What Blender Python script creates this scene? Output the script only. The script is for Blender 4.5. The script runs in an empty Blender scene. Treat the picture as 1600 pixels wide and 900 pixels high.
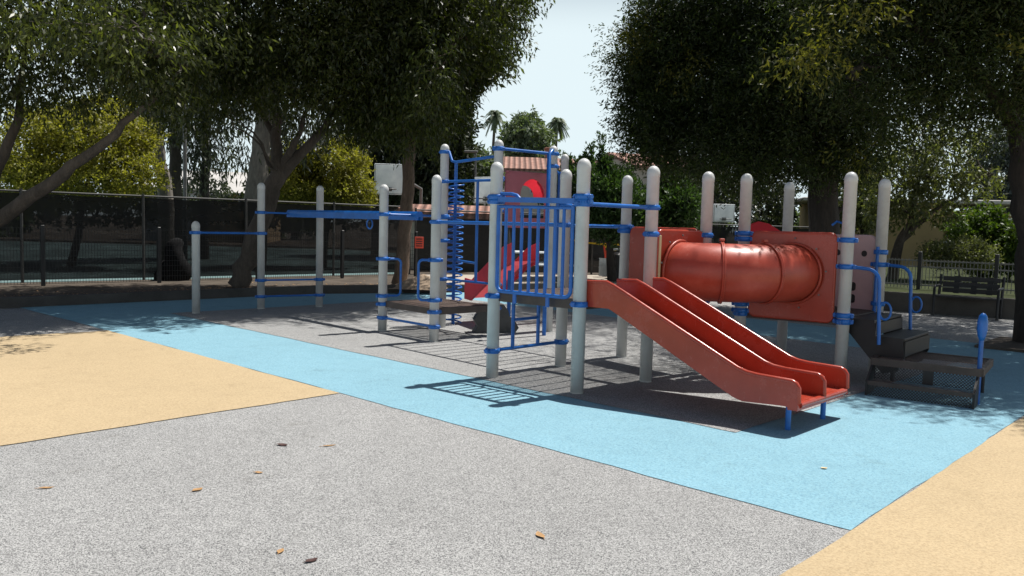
import bpy, math, random
import numpy as np
from mathutils import Vector, Matrix
R = math.radians
random.seed(7); rng = np.random.default_rng(7)
S = bpy.context.scene
COL = S.collection

# ------------------------------------------------------------------ camera, sky, sun, exposure
FPX, EYE, PITCH, ROLL = 1277.0, 1.55, R(4.37), 0.026
fw = Vector((0, math.cos(PITCH), -math.sin(PITCH)))
r0 = Vector((1, 0, 0)); u0 = r0.cross(fw)
cr, sr = math.cos(ROLL), math.sin(ROLL)
rt = cr * r0 + sr * u0; up = -sr * r0 + cr * u0
cam_d = bpy.data.cameras.new('camera'); cam = bpy.data.objects.new('camera', cam_d); COL.objects.link(cam)
cam_d.sensor_width = 36; cam_d.lens = 36 * FPX / 1600; cam_d.clip_end = 2000; cam_d.clip_start = .05
m = Matrix.Identity(4)
for i in range(3):
    m[i][0] = rt[i]; m[i][1] = up[i]; m[i][2] = -fw[i]
m[2][3] = EYE
cam.matrix_world = m
S.camera = cam
SUN_EL, SUN_AZ = 65.3, 49.9            # degrees above the horizon, degrees right of the view (+Y towards +X)
w = bpy.data.worlds.new('World'); S.world = w; w.use_nodes = True
nt = w.node_tree; bg = nt.nodes['Background']
sky = nt.nodes.new('ShaderNodeTexSky'); sky.sky_type = 'NISHITA'; sky.sun_disc = False
sky.sun_elevation = R(SUN_EL); sky.sun_rotation = R(SUN_AZ); sky.dust_density = 2.0; sky.air_density = 1.0; sky.ozone_density = 1.0
# bright summer haze lying low over the whole horizon, clear sky above it
SKY_K = 0.05
tc = nt.nodes.new('ShaderNodeTexCoord'); sx = nt.nodes.new('ShaderNodeSeparateXYZ'); nt.links.new(tc.outputs['Generated'], sx.inputs[0])
mr = nt.nodes.new('ShaderNodeMapRange'); mr.interpolation_type = 'SMOOTHSTEP'; nt.links.new(sx.outputs[2], mr.inputs[0])
mr.inputs[1].default_value = .22; mr.inputs[2].default_value = .35; mr.inputs[3].default_value = .97; mr.inputs[4].default_value = 0.0
hz = nt.nodes.new('ShaderNodeMix'); hz.data_type = 'RGBA'; nt.links.new(mr.outputs[0], hz.inputs[0]); nt.links.new(sky.outputs[0], hz.inputs[6])
hz.inputs[7].default_value = (.66 / SKY_K, .765 / SKY_K, .80 / SKY_K, 1)
nt.links.new(hz.outputs[2], bg.inputs[0]); bg.inputs[1].default_value = SKY_K
sd = bpy.data.lights.new('sun', 'SUN'); sd.energy = 5.0; sd.angle = R(.53); sd.color = (1, .965, .91)
sun = bpy.data.objects.new('sun', sd); COL.objects.link(sun)
se, sa = R(SUN_EL), R(SUN_AZ)
sun_dir = Vector((math.sin(sa) * math.cos(se), math.cos(sa) * math.cos(se), math.sin(se)))
sun.rotation_euler = sun_dir.to_track_quat('Z', 'Y').to_euler()
S.view_settings.view_transform = 'Standard'; S.view_settings.look = 'None'
S.view_settings.exposure = 0.30; S.view_settings.gamma = 1
try:
    S.cycles.max_bounces = 6; S.cycles.transparent_max_bounces = 16; S.cycles.use_denoising = True
    S.cycles.diffuse_bounces = 3
except Exception: pass

# ------------------------------------------------------------------ helpers
def at(px, py, Y):
    """world point at depth Y seen at a photo pixel (used to survey where things stand)"""
    d = fw * FPX + rt * (px - 800) - up * (py - 450)
    return Vector((0, 0, EYE)) + d * (Y / d.y)
def gnd(px, py, z=0.):
    d = fw * FPX + rt * (px - 800) - up * (py - 450)
    return Vector((0, 0, EYE)) + d * ((z - EYE) / d.z)

def gy(px, Y, z=.12):                                 # ground point under a photo column at depth Y
    p = at(px, 400, Y); p.z = z; return p

class MB:
    """collects shapes in world coordinates; build() links them as ONE mesh object"""
    def __init__(s): s.v = []; s.f = []; s.sm = []
    def add(s, vs, fs, smooth=False):
        o = len(s.v); s.v += [tuple(p) for p in vs]; s.f += [tuple(i + o for i in f) for f in fs]; s.sm += [smooth] * len(fs)
        return s
    def box(s, c, size, rz=0., ax=None, b=0.):
        """bevelled box: centre c, full size, rotation about z (or explicit axes)"""
        c = Vector(c); hx, hy, hz = [k / 2 for k in size]
        if ax is None: ax = (Vector((math.cos(rz), math.sin(rz), 0)), Vector((-math.sin(rz), math.cos(rz), 0)), Vector((0, 0, 1)))
        b = min(b, hx * .8, hy * .8, hz * .8)
        if b <= 0:
            P = [c + ax[0] * sx * hx + ax[1] * sy * hy + ax[2] * sz * hz for sz in (-1, 1) for sx, sy in ((-1, -1), (1, -1), (1, 1), (-1, 1))]
            return s.add(P, [(3, 2, 1, 0), (4, 5, 6, 7), (0, 1, 5, 4), (1, 2, 6, 5), (2, 3, 7, 6), (3, 0, 4, 7)])
        P = []; F = []
        rings = [(-hz, -b), (-hz + b, 0), (hz - b, 0), (hz, -b)]
        for z, ins in rings:
            x, y = hx + ins, hy + ins
            for px, py in ((-x, -y + b), (-x + b, -y), (x - b, -y), (x, -y + b), (x, y - b), (x - b, y), (-x + b, y), (-x, y - b)):
                P.append(c + ax[0] * px + ax[1] * py + ax[2] * z)
        for k in range(3):
            for i in range(8): F.append((k * 8 + i, k * 8 + (i + 1) % 8, (k + 1) * 8 + (i + 1) % 8, (k + 1) * 8 + i))
        F.append(tuple(range(7, -1, -1))); F.append(tuple(range(24, 32)))
        return s.add(P, F)
    def tube(s, pts, rad, n=10, cap=True, smooth=True):
        pts = [Vector(p) for p in pts]
        if isinstance(rad, (int, float)): rad = [rad] * len(pts)
        P = []; F = []; prev = None
        for i, p in enumerate(pts):
            a = pts[max(i - 1, 0)]; b = pts[min(i + 1, len(pts) - 1)]
            t = (b - a).normalized()
            if prev is None:
                x = t.orthogonal().normalized()
            else:
                x = (prev - t * prev.dot(t))
                x = x.normalized() if x.length > 1e-6 else t.orthogonal().normalized()
            prev = x; y = t.cross(x)
            for k in range(n):
                a_ = 2 * math.pi * k / n
                P.append(p + (x * math.cos(a_) + y * math.sin(a_)) * rad[i])
        for i in range(len(pts) - 1):
            for k in range(n): F.append((i * n + k, i * n + (k + 1) % n, (i + 1) * n + (k + 1) % n, (i + 1) * n + k))
        s.add(P, F, smooth)
        if cap:
            o = len(P); s.add([P[k] for k in range(n)], [tuple(range(n - 1, -1, -1))]); s.add(P[-n:], [tuple(range(n))])
        return s
    def bar(s, a, b, wd, ht):
        a = Vector(a); b = Vector(b); t = (b - a); L = t.length; t.normalize()
        side = t.cross(Vector((0, 0, 1)))
        if side.length < 1e-4: side = Vector((1, 0, 0))
        side.normalize(); n = side.cross(t)
        return s.box((a + b) / 2, (L, wd, ht), ax=(t, side, n))
    def lathe(s, base, prof, n=20, smooth=True):
        base = Vector(base); P = []; F = []
        for r, z in prof:
            for k in range(n):
                a = 2 * math.pi * k / n; P.append(base + Vector((r * math.cos(a), r * math.sin(a), z)))
        for i in range(len(prof) - 1):
            for k in range(n): F.append((i * n + k, i * n + (k + 1) % n, (i + 1) * n + (k + 1) % n, (i + 1) * n + k))
        F.append(tuple(range(n - 1, -1, -1))); F.append(tuple((len(prof) - 1) * n + k for k in range(n)))
        return s.add(P, F, smooth)
    def plate(s, o, ex, ey, outline, th):
        """extrude a 2-D outline in the plane (ex, ey) at o by thickness th, centred"""
        o = Vector(o); ex = Vector(ex); ey = Vector(ey); nn = ex.cross(ey).normalized(); k = len(outline)
        P = [o + ex * x + ey * y + nn * sgn * th / 2 for sgn in (-1, 1) for x, y in outline]
        F = [tuple(range(k - 1, -1, -1)), tuple(range(k, 2 * k))] + [(i, (i + 1) % k, k + (i + 1) % k, k + i) for i in range(k)]
        return s.add(P, F)
    def plate_hole(s, o, ex, ey, outer, hole, th):
        """plate with one hole; outer and hole have the same number of points, both counter-clockwise"""
        o = Vector(o); ex = Vector(ex); ey = Vector(ey); nn = ex.cross(ey).normalized(); k = len(outer)
        P = [o + ex * x + ey * y + nn * sgn * th / 2 for sgn in (-1, 1) for ring in (outer, hole) for x, y in ring]
        F = []
        for i in range(k):
            j = (i + 1) % k
            F.append((k + i, k + j, j, i)); F.append((2 * k + i, 2 * k + j, 3 * k + j, 3 * k + i))
            F.append((i, j, 2 * k + j, 2 * k + i)); F.append((k + j, k + i, 3 * k + i, 3 * k + j))
        return s.add(P, F)
    def build(s, name, mat, parent=None):
        org = Vector(parent['_o']) if parent is not None else Vector((0, 0, 0))
        if parent is None:
            v = np.array(s.v); lo = v.min(0); hi = v.max(0); org = Vector(((lo[0] + hi[0]) / 2, (lo[1] + hi[1]) / 2, lo[2]))
        me = bpy.data.meshes.new(name)
        me.from_pydata([tuple(Vector(p) - org) for p in s.v], [], s.f)
        me.polygons.foreach_set('use_smooth', s.sm)
        me.materials.append(mat); me.update()
        o = bpy.data.objects.new(name, me); COL.objects.link(o)
        o['_o'] = tuple(org)
        if parent is not None: o.parent = parent
        else: o.location = org
        return o
def tag(o, label=None, cat=None, group=None, kind=None):
    if label: o['label'] = label
    if cat: o['category'] = cat
    if group: o['group'] = group
    if kind: o['kind'] = kind
    return o
def thing(name, loc, label, cat, group=None):
    o = bpy.data.objects.new(name, None); COL.objects.link(o); o.location = loc; o['_o'] = tuple(loc)
    o.empty_display_size = .2
    return tag(o, label, cat, group)
def copy_tree(o, parent=None):
    c = o.copy(); COL.objects.link(c)
    if parent is not None: c.parent = parent
    for ch in list(o.children): copy_tree(ch, c)
    return c
def sheet(name, pts, z, mat):
    if z > 0 and z < .1:                              # trowelled edges wander a few millimetres
        g = random.Random(len(name)); q = []
        for i, p in enumerate(pts):
            a = Vector((*p[:2], 0)); b = Vector((*pts[(i + 1) % len(pts)][:2], 0)); L = (b - a).length; k = max(1, min(90, int(L / .14)))
            nn = Vector((-(b - a).y, (b - a).x, 0)) / max(L, 1e-6); ph = g.random() * 6
            for j in range(k):
                f = j / k; am = 0 if j == 0 else 1
                c = a.lerp(b, f) + nn * am * (.006 * math.sin(f * L * 2.1 + ph) + .004 * math.sin(f * L * 6.7 + ph * 2) + g.uniform(-.004, .004)); q.append((c.x, c.y))
        pts = q
    o = MB().add([(p[0], p[1], z) for p in pts], [tuple(range(len(pts)))]).build(name, mat)
    return tag(o, kind='structure')

# ------------------------------------------------------------------ materials
def nodes(name):
    mt = bpy.data.materials.new(name); mt.use_nodes = True; t = mt.node_tree
    return mt, t, t.nodes['Principled BSDF'], t.nodes['Material Output']
def N(t, kind, **kw):
    n = t.nodes.new(kind)
    for k, v in kw.items(): setattr(n, k, v)
    return n
def noise_(t, scale, detail=3, rough=.6, coord='Object', stretch=None):
    tc = N(t, 'ShaderNodeTexCoord'); n = N(t, 'ShaderNodeTexNoise'); n.inputs['Scale'].default_value = scale
    n.inputs['Detail'].default_value = detail; n.inputs['Roughness'].default_value = rough
    if stretch:
        mp = N(t, 'ShaderNodeMapping'); mp.inputs['Scale'].default_value = stretch
        t.links.new(tc.outputs[coord], mp.inputs[0]); t.links.new(mp.outputs[0], n.inputs[0])
    else: t.links.new(tc.outputs[coord], n.inputs[0])
    return n
def ramp_(t, src, stops):
    r = N(t, 'ShaderNodeValToRGB'); el = r.color_ramp.elements
    while len(el) < len(stops): el.new(.5)
    for e, (p, c) in zip(el, stops): e.position = p; e.color = (*c, 1)
    t.links.new(src, r.inputs[0]); return r
def mul_(t, a, b, fac=1.0, mode='MULTIPLY'):
    mx = N(t, 'ShaderNodeMix', data_type='RGBA', blend_type=mode); mx.inputs[0].default_value = fac
    t.links.new(a, mx.inputs[6]); t.links.new(b, mx.inputs[7]); return mx.outputs[2]
def bump_(t, src, bsdf, strength=.3, dist=.01):
    b = N(t, 'ShaderNodeBump'); b.inputs['Strength'].default_value = strength; b.inputs['Distance'].default_value = dist
    t.links.new(src, b.inputs['Height']); t.links.new(b.outputs[0], bsdf.inputs['Normal'])
def plain(name, c, rough=.6, var=.15, scale=6., bump=0., spec=.5, fine=120.):
    """base colour with soft blotches and a fine grain; wear that belongs to the surface"""
    mt, t, b, o = nodes(name)
    n1 = noise_(t, scale, 4); n2 = noise_(t, fine, 2)
    lo = tuple(k * (1 - var) for k in c); hi = tuple(min(1, k * (1 + var)) for k in c)
    r1 = ramp_(t, n1.outputs[0], [(.3, lo), (.7, hi)])
    r2 = ramp_(t, n2.outputs[0], [(.3, (1 - var * .7,) * 3), (.7, (1, 1, 1))])
    t.links.new(mul_(t, r1.outputs[0], r2.outputs[0]), b.inputs['Base Color'])
    b.inputs['Roughness'].default_value = rough; b.inputs['Specular IOR Level'].default_value = spec
    if bump: bump_(t, n2.outputs[0], b, bump, .004)
    return mt
def rubber(name, dark, light, spread=(.36, .64), grain=150., blot=.12):
    """poured rubber granules: light and dark crumbs, faint large stains"""
    mt, t, b, o = nodes(name)
    n = noise_(t, grain, 2, .7); n2 = noise_(t, grain * .37, 2, .6); big = noise_(t, .55, 5, .6); mid = noise_(t, 5., 4, .65)
    tcv = N(t, 'ShaderNodeTexCoord'); vo = N(t, 'ShaderNodeTexVoronoi'); vo.inputs['Scale'].default_value = grain; t.links.new(tcv.outputs['Object'], vo.inputs[0])
    sv = N(t, 'ShaderNodeSeparateColor'); t.links.new(vo.outputs['Color'], sv.inputs[0])
    g = ramp_(t, sv.outputs[0], [(spread[0], dark), (spread[1], light)])
    g2 = ramp_(t, n2.outputs[0], [(.32, (.84,) * 3), (.6, (1, 1, 1))])
    s = ramp_(t, big.outputs[0], [(.3, (1 - blot,) * 3), (.7, (1, 1, 1))])
    s2 = ramp_(t, mid.outputs[0], [(.28, (1 - blot * .8,) * 3), (.55, (1, 1, 1))])
    st = noise_(t, 1.7, 6, .75); s3 = ramp_(t, st.outputs[0], [(.60, (1, 1, 1)), (.72, (.80, .79, .77))])
    dr = noise_(t, .9, 5, .7, stretch=(1, .25, 1)); s4 = ramp_(t, dr.outputs[0], [(.58, (1, 1, 1)), (.70, (.90, .90, .89))])
    c = mul_(t, mul_(t, mul_(t, g.outputs[0], g2.outputs[0]), s.outputs[0]), s2.outputs[0])
    c = mul_(t, mul_(t, c, s3.outputs[0]), s4.outputs[0])
    t.links.new(c, b.inputs['Base Color']); b.inputs['Roughness'].default_value = .92
    b.inputs['Specular IOR Level'].default_value = .25
    bump_(t, n.outputs[0], b, .35, .004)
    return mt
def leaf_mat(name, c1, c2, trans=.35, rough=.45, spec=.4):
    mt, t, b, o = nodes(name)
    geo = N(t, 'ShaderNodeNewGeometry')
    r = ramp_(t, geo.outputs['Random Per Island'], [(0., c1), (.8, c2), (1., tuple(min(1, k * 1.5) for k in c2))])
    big = noise_(t, .9, 2); s = ramp_(t, big.outputs[0], [(.3, (.72,) * 3), (.7, (1.1,) * 3)])
    c = mul_(t, r.outputs[0], s.outputs[0])
    t.links.new(c, b.inputs['Base Color']); b.inputs['Roughness'].default_value = rough; b.inputs['Specular IOR Level'].default_value = spec
    tl = N(t, 'ShaderNodeBsdfTranslucent')
    yl = N(t, 'ShaderNodeRGB'); yl.outputs[0].default_value = (1.6, 1.75, .55, 1)
    t.links.new(mul_(t, c, yl.outputs[0]), tl.inputs[0])
    mx = N(t, 'ShaderNodeMixShader'); mx.inputs[0].default_value = trans
    t.links.new(b.outputs[0], mx.inputs[1]); t.links.new(tl.outputs[0], mx.inputs[2]); t.links.new(mx.outputs[0], o.inputs[0])
    return mt
def bark(name, c1, c2, scale=7.):
    mt, t, b, o = nodes(name)
    n = noise_(t, scale, 6, .7, stretch=(1, 1, .25)); n2 = noise_(t, scale * 5, 4, .7, stretch=(1, 1, .3))
    r = ramp_(t, n.outputs[0], [(.3, c1), (.7, c2)]); r2 = ramp_(t, n2.outputs[0], [(.3, (.6,) * 3), (.65, (1, 1, 1))])
    t.links.new(mul_(t, r.outputs[0], r2.outputs[0]), b.inputs['Base Color']); b.inputs['Roughness'].default_value = .9
    bump_(t, n2.outputs[0], b, .8, .03)
    return mt
def scuffed(mt, c_fade, amount=.5, scale=3.):
    """chalky fading and rubbed streaks over a moulded plastic"""
    t = mt.node_tree; b = t.nodes['Principled BSDF']; src = b.inputs['Base Color'].links[0].from_socket
    n = noise_(t, scale, 7, .75); f = ramp_(t, n.outputs[0], [(.5, (0, 0, 0)), (.75, (amount,) * 3)])
    n2 = noise_(t, scale * 9, 4, .7, stretch=(1, 1, .15)); f2 = ramp_(t, n2.outputs[0], [(.62, (0, 0, 0)), (.72, (amount * .7,) * 3)])
    ad = N(t, 'ShaderNodeMath', operation='ADD'); t.links.new(f.outputs[0], ad.inputs[0]); t.links.new(f2.outputs[0], ad.inputs[1])
    mx = N(t, 'ShaderNodeMix', data_type='RGBA'); t.links.new(ad.outputs[0], mx.inputs[0]); t.links.new(src, mx.inputs[6]); mx.inputs[7].default_value = (*c_fade, 1)
    t.links.new(mx.outputs[2], b.inputs['Base Color'])
    rr_ = N(t, 'ShaderNodeMapRange'); t.links.new(ad.outputs[0], rr_.inputs[0]); r0_ = b.inputs['Roughness'].default_value; rr_.inputs[3].default_value = r0_; rr_.inputs[4].default_value = min(1, r0_ + .45)
    t.links.new(rr_.outputs[0], b.inputs['Roughness']); return mt
def perforated(name, c, pitch, open_=.45, rough=.6, var=.25, diamond=False):
    """coated punched sheet: real round (or diamond) holes cut by transparency"""
    mt, t, b, o = nodes(name)
    n1 = noise_(t, 5., 4); r1 = ramp_(t, n1.outputs[0], [(.3, tuple(k * (1 - var) for k in c)), (.7, tuple(k * (1 + var) for k in c))])
    t.links.new(r1.outputs[0], b.inputs['Base Color']); b.inputs['Roughness'].default_value = rough
    tc = N(t, 'ShaderNodeTexCoord'); mp = N(t, 'ShaderNodeMapping'); mp.inputs['Rotation'].default_value = (0, 0, R(43))
    mp.inputs['Scale'].default_value = (math.pi / pitch,) * 3
    t.links.new(tc.outputs['Object'], mp.inputs[0]); sp = N(t, 'ShaderNodeSeparateXYZ'); t.links.new(mp.outputs[0], sp.inputs[0])
    def trig(sock, mulv=1.):
        a = N(t, 'ShaderNodeMath', operation='MULTIPLY'); a.inputs[1].default_value = mulv; t.links.new(sock, a.inputs[0])
        s_ = N(t, 'ShaderNodeMath', operation='SINE'); t.links.new(a.outputs[0], s_.inputs[0])
        ab = N(t, 'ShaderNodeMath', operation='ABSOLUTE'); t.links.new(s_.outputs[0], ab.inputs[0]); return ab.outputs[0]
    if diamond:
        ad = N(t, 'ShaderNodeMath', operation='ADD'); t.links.new(sp.outputs[0], ad.inputs[0]); t.links.new(sp.outputs[2], ad.inputs[1])
        sb = N(t, 'ShaderNodeMath', operation='SUBTRACT'); t.links.new(sp.outputs[0], sb.inputs[0]); t.links.new(sp.outputs[2], sb.inputs[1])
        a, c_ = trig(ad.outputs[0]), trig(sb.outputs[0])
    else: a, c_ = trig(sp.outputs[0]), trig(sp.outputs[1])
    pr = N(t, 'ShaderNodeMath', operation='MULTIPLY'); t.links.new(a, pr.inputs[0]); t.links.new(c_, pr.inputs[1])
    gt = N(t, 'ShaderNodeMath', operation='GREATER_THAN'); gt.inputs[1].default_value = open_; t.links.new(pr.outputs[0], gt.inputs[0])
    tr = N(t, 'ShaderNodeBsdfTransparent'); mx = N(t, 'ShaderNodeMixShader')
    t.links.new(gt.outputs[0], mx.inputs[0]); t.links.new(b.outputs[0], mx.inputs[1]); t.links.new(tr.outputs[0], mx.inputs[2]); t.links.new(mx.outputs[0], o.inputs[0])
    return mt
def shade_cloth(name, c, open_):
    mt, t, b, o = nodes(name)
    b.inputs['Base Color'].default_value = (*c, 1); b.inputs['Roughness'].default_value = .9
    n = noise_(t, 1.3, 5, .7, stretch=(1, 1, 6)); r = ramp_(t, n.outputs[0], [(.35, (open_ * .55,) * 3), (.7, (open_ * 1.35,) * 3)])
    tr = N(t, 'ShaderNodeBsdfTransparent'); mx = N(t, 'ShaderNodeMixShader')
    t.links.new(r.outputs[0], mx.inputs[0]); t.links.new(b.outputs[0], mx.inputs[1]); t.links.new(tr.outputs[0], mx.inputs[2]); t.links.new(mx.outputs[0], o.inputs[0])
    return mt
def tiles(name):
    mt, t, b, o = nodes(name)
    tc = N(t, 'ShaderNodeTexCoord'); wv = N(t, 'ShaderNodeTexWave'); wv.inputs['Scale'].default_value = 1.1; wv.inputs['Distortion'].default_value = .4
    t.links.new(tc.outputs['Object'], wv.inputs[0])
    n = noise_(t, 3., 4); r = ramp_(t, n.outputs[0], [(.3, (.30, .14, .10)), (.7, (.43, .25, .19))])
    r2 = ramp_(t, wv.outputs[0], [(.1, (.5,) * 3), (.6, (1, 1, 1))])
    t.links.new(mul_(t, r.outputs[0], r2.outputs[0]), b.inputs['Base Color']); b.inputs['Roughness'].default_value = .85
    bump_(t, wv.outputs[0], b, 1., .1)
    return mt

M = {}
M['grey_rubber'] = rubber('grey_rubber', (.11, .111, .113), (.475, .475, .465), (.08, .8), 215.)
M['blue_rubber'] = rubber('blue_rubber', (.16, .33, .43), (.255, .455, .54), (.0, .5), 130., .10)
M['tan_rubber'] = rubber('tan_rubber', (.42, .315, .185), (.515, .40, .245), (.0, .5), 130., .08)
M['soil'] = plain('soil', (.10, .082, .065), .95, .35, 2.2, .5, .2, 40)
M['concrete'] = plain('concrete', (.42, .37, .31), .9, .15, 1.5, .3, .3, 60)
M['kerb'] = plain('kerb', (.09, .083, .076), .9, .25, 2.5, .4, .3, 50)
M['court'] = plain('court', (.13, .20, .20), .85, .12, .6, 0, .3, 30)
M['lawn'] = plain('lawn', (.045, .055, .022), .95, .4, 1.2, .8, .1, 50)
M['post'] = plain('post', (.60, .61, .60), .42, .12, 2.5, .15, .5, 260)
M['blue'] = plain('blue', (.014, .145, .52), .33, .2, 5., .06, .5, 150)
M['red'] = plain('red', (.40, .052, .028), .22, .16, 2.2, .05, .5, 200)
M['tunnel_red'] = plain('tunnel_red', (.42, .062, .034), .36, .18, 3., .05, .5, 160)
def thin_plastic(name, c, trans, rough=.45):
    mt = plain(name, c, rough, .12, 3., .05); t = mt.node_tree; b = t.nodes['Principled BSDF']; o = t.nodes['Material Output']
    tl = N(t, 'ShaderNodeBsdfTranslucent'); t.links.new(b.inputs['Base Color'].links[0].from_socket, tl.inputs[0])
    mx = N(t, 'ShaderNodeMixShader'); mx.inputs[0].default_value = trans
    t.links.new(b.outputs[0], mx.inputs[1]); t.links.new(tl.outputs[0], mx.inputs[2]); t.links.new(mx.outputs[0], o.inputs[0]); return mt
scuffed(M['red'], (.46, .13, .10), .4, 3.); scuffed(M['tunnel_red'], (.46, .15, .10), .4, 3.); scuffed(M['post'], (.36, .355, .34), .45, 4.); scuffed(M['blue'], (.05, .15, .40), .35, 8.)
M['pink'] = thin_plastic('pink', (.70, .24, .28), .45)
M['bright_red'] = thin_plastic('bright_red', (.72, .03, .05), .45)
M['mauve'] = plain('mauve', (.56, .37, .36), .55, .12, 3., .05)
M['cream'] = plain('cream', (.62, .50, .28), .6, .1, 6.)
M['deck'] = perforated('deck', (.13, .088, .07), .024, .40, .6)
M['deck_edge'] = plain('deck_edge', (.075, .055, .047), .55, .3, 6., .1)
M['black_mesh'] = perforated('black_mesh', (.022, .022, .024), .028, .42, .5, diamond=True)
M['black'] = plain('black', (.013, .013, .014), .5, .3, 5., .1)
M['tarp'] = plain('tarp', (.006, .006, .007), .9, .3, 5., .3, .2)
M['black_iron'] = plain('black_iron', (.018, .018, .02), .5, .25, 4.)
M['grey_plastic'] = plain('grey_plastic', (.10, .10, .095), .6, .2, 4., .2)
M['cloth'] = shade_cloth('cloth', (.010, .011, .012), .075)
M['galv'] = plain('galv', (.17, .17, .165), .45, .15, 5.)
M['fence_metal'] = plain('fence_metal', (.06, .06, .058), .6, .25, 5.)
M['white'] = plain('white', (.62, .66, .68), .45, .08, 3.)
M['stucco'] = plain('stucco', (.66, .60, .52), .9, .08, 1.2)
M['peach'] = plain('peach', (.62, .44, .26), .9, .1, 1.2)
M['ochre'] = plain('ochre', (.34, .25, .12), .9, .12, 1.)
M['pale_roof'] = plain('pale_roof', (.55, .53, .50), .8, .12, 1.)
M['tiles'] = tiles('tiles')
M['brick'] = plain('brick', (.30, .15, .11), .9, .2, 9.)
M['glass'] = plain('glass', (.03, .04, .045), .1, .1, 1.)
M['yellow'] = plain('yellow', (.72, .48, .02), .5, .1, 5.)
M['orange'] = plain('orange', (.75, .08, .04), .5, .1, 5.)
M['bark'] = bark('bark', (.06, .048, .038), (.135, .11, .09), 6.)
M['bark_dark'] = bark('bark_dark', (.026, .021, .018), (.065, .052, .043), 6.)
M['bark_pale'] = bark('bark_pale', (.17, .145, .12), (.36, .32, .28), 3.)
M['leaf_a'] = leaf_mat('leaf_a', (.026, .036, .010), (.075, .088, .022), .40, .36, .5)
M['leaf_b'] = leaf_mat('leaf_b', (.022, .033, .011), (.066, .080, .021), .38, .42, .4)
M['leaf_fine'] = leaf_mat('leaf_fine', (.020, .032, .012), (.050, .070, .021), .36, .45, .35)
M['leaf_yellow'] = leaf_mat('leaf_yellow', (.135, .14, .03), (.27, .245, .055), .45, .5, .3)
M['leaf_euc'] = leaf_mat('leaf_euc', (.030, .040, .028), (.075, .085, .062), .25, .45, .4)
M['leaf_dark'] = leaf_mat('leaf_dark', (.018, .026, .014), (.045, .058, .028), .25, .55, .3)
M['leaf_juniper'] = leaf_mat('leaf_juniper', (.022, .048, .018), (.055, .10, .032), .3, .55, .3)
M['leaf_sunlit_tip'] = leaf_mat('leaf_sunlit_tip', (.05, .062, .014), (.13, .125, .022), .40, .5, .3)  # new-growth yellow, with sunlight put into the brighter leaf colour
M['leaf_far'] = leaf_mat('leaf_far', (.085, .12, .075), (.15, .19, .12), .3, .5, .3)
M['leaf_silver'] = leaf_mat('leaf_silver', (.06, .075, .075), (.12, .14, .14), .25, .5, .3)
M['leaf_bright'] = leaf_mat('leaf_bright', (.035, .07, .012), (.09, .14, .02), .35, .5, .3)
M['leaf_shrub'] = leaf_mat('leaf_shrub', (.075, .09, .04), (.16, .17, .085), .35, .5, .3)
M['board'] = thin_plastic('board', (.86, .91, .93), .55)
M['chute_red'] = thin_plastic('chute_red', (.66, .10, .12), .35)
M['sand'] = plain('sand', (.34, .26, .19), .95, .3, 8., .5, .2, 60)
M['bark_brown'] = bark('bark_brown', (.11, .072, .05), (.235, .165, .12), 6.)
M['dry_tan'] = plain('dry_tan', (.42, .24, .10), .7, .25, 30.)
M['dry_brown'] = plain('dry_brown', (.07, .03, .025), .6, .3, 30.)

# ------------------------------------------------------------------ ground, surfaces, kerb
sheet('ground', [(-600, -60), (600, -60), (600, 900), (-600, 900)], 0.0, M['grey_rubber'])
kerb_line = [(-20, 1.5), (-8.35, 13.1), (-6.1, 15.4), (-4.15, 17.35), (-.9, 18.8), (1.9, 20.7), (7.6, 16.95), (9.9, 15.6), (18, 10.9)]
sheet('blue_path', [(-8.1, 13.35), (-5.4, 10.88), (1.81, 4.18), (4.52, 7.08), (8.0, 10.8), (.35, 18.4), (.2, 19.2), (-.9, 18.6), (-4.15, 17.2), (-6.1, 15.25)], .004, M['blue_rubber'])
sheet('grey_pad', [(-5.48, 13.02), (1.75, 6.19), (5.7, 10.2), (-1.3, 17.2)], .008, M['grey_rubber'])
sheet('tan_surface', [(-5.4, 10.88), (-8.2, 8.5), (-12, 4.9), (-7, 1.46), (-3.37, 5.32), (-1.53, 7.27)], .006, M['tan_rubber'])
sheet('tan_walkway', [(1.81, 4.18), (.2, 2.46), (-1.6, .55), (30, -20), (40, 26), (12.5, 15.6)], .003, M['tan_rubber'])
# raised ground beyond the kerb, then court, lawn
terr = kerb_line + [(600, 10.9), (600, 900), (-600, 900), (-600, 1.5)]
sheet('terrace', terr, .12, M['soil'])
sheet('sidewalk', [(-2.6, 18.25), (-.9, 18.95), (1.9, 20.85), (7.6, 17.1), (8.4, 18.6), (6.5, 25), (2.2, 24.7), (-2.5, 22.8)], .124, M['concrete'])
sheet('court', [(-25, 4), (-11.9, 15.2), (-3.2, 22.6), (-3.5, 36), (-8, 41), (-45, 41), (-60, 15)], .125, M['court'])
sheet('lawn', [(7.0, 17.7), (9.95, 15.8), (18, 11.1), (30, 8), (60, 60), (8, 60), (6.2, 30)], .33, M['lawn'])
kb = MB()
for (a, b) in zip(kerb_line[:-1], kerb_line[1:]):
    hk = .39 if a[0] > 7 else .17
    kb.bar(Vector((*a, hk / 2)), Vector((*b, hk / 2)), .16, hk)
tag(kb.build('kerb', M['kerb']), kind='structure')
tag(MB().box((7.75, 11.35, .02), (1.9, 1.5, .04), R(-43)).build('tree_pit', M['soil']), kind='structure')

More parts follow.
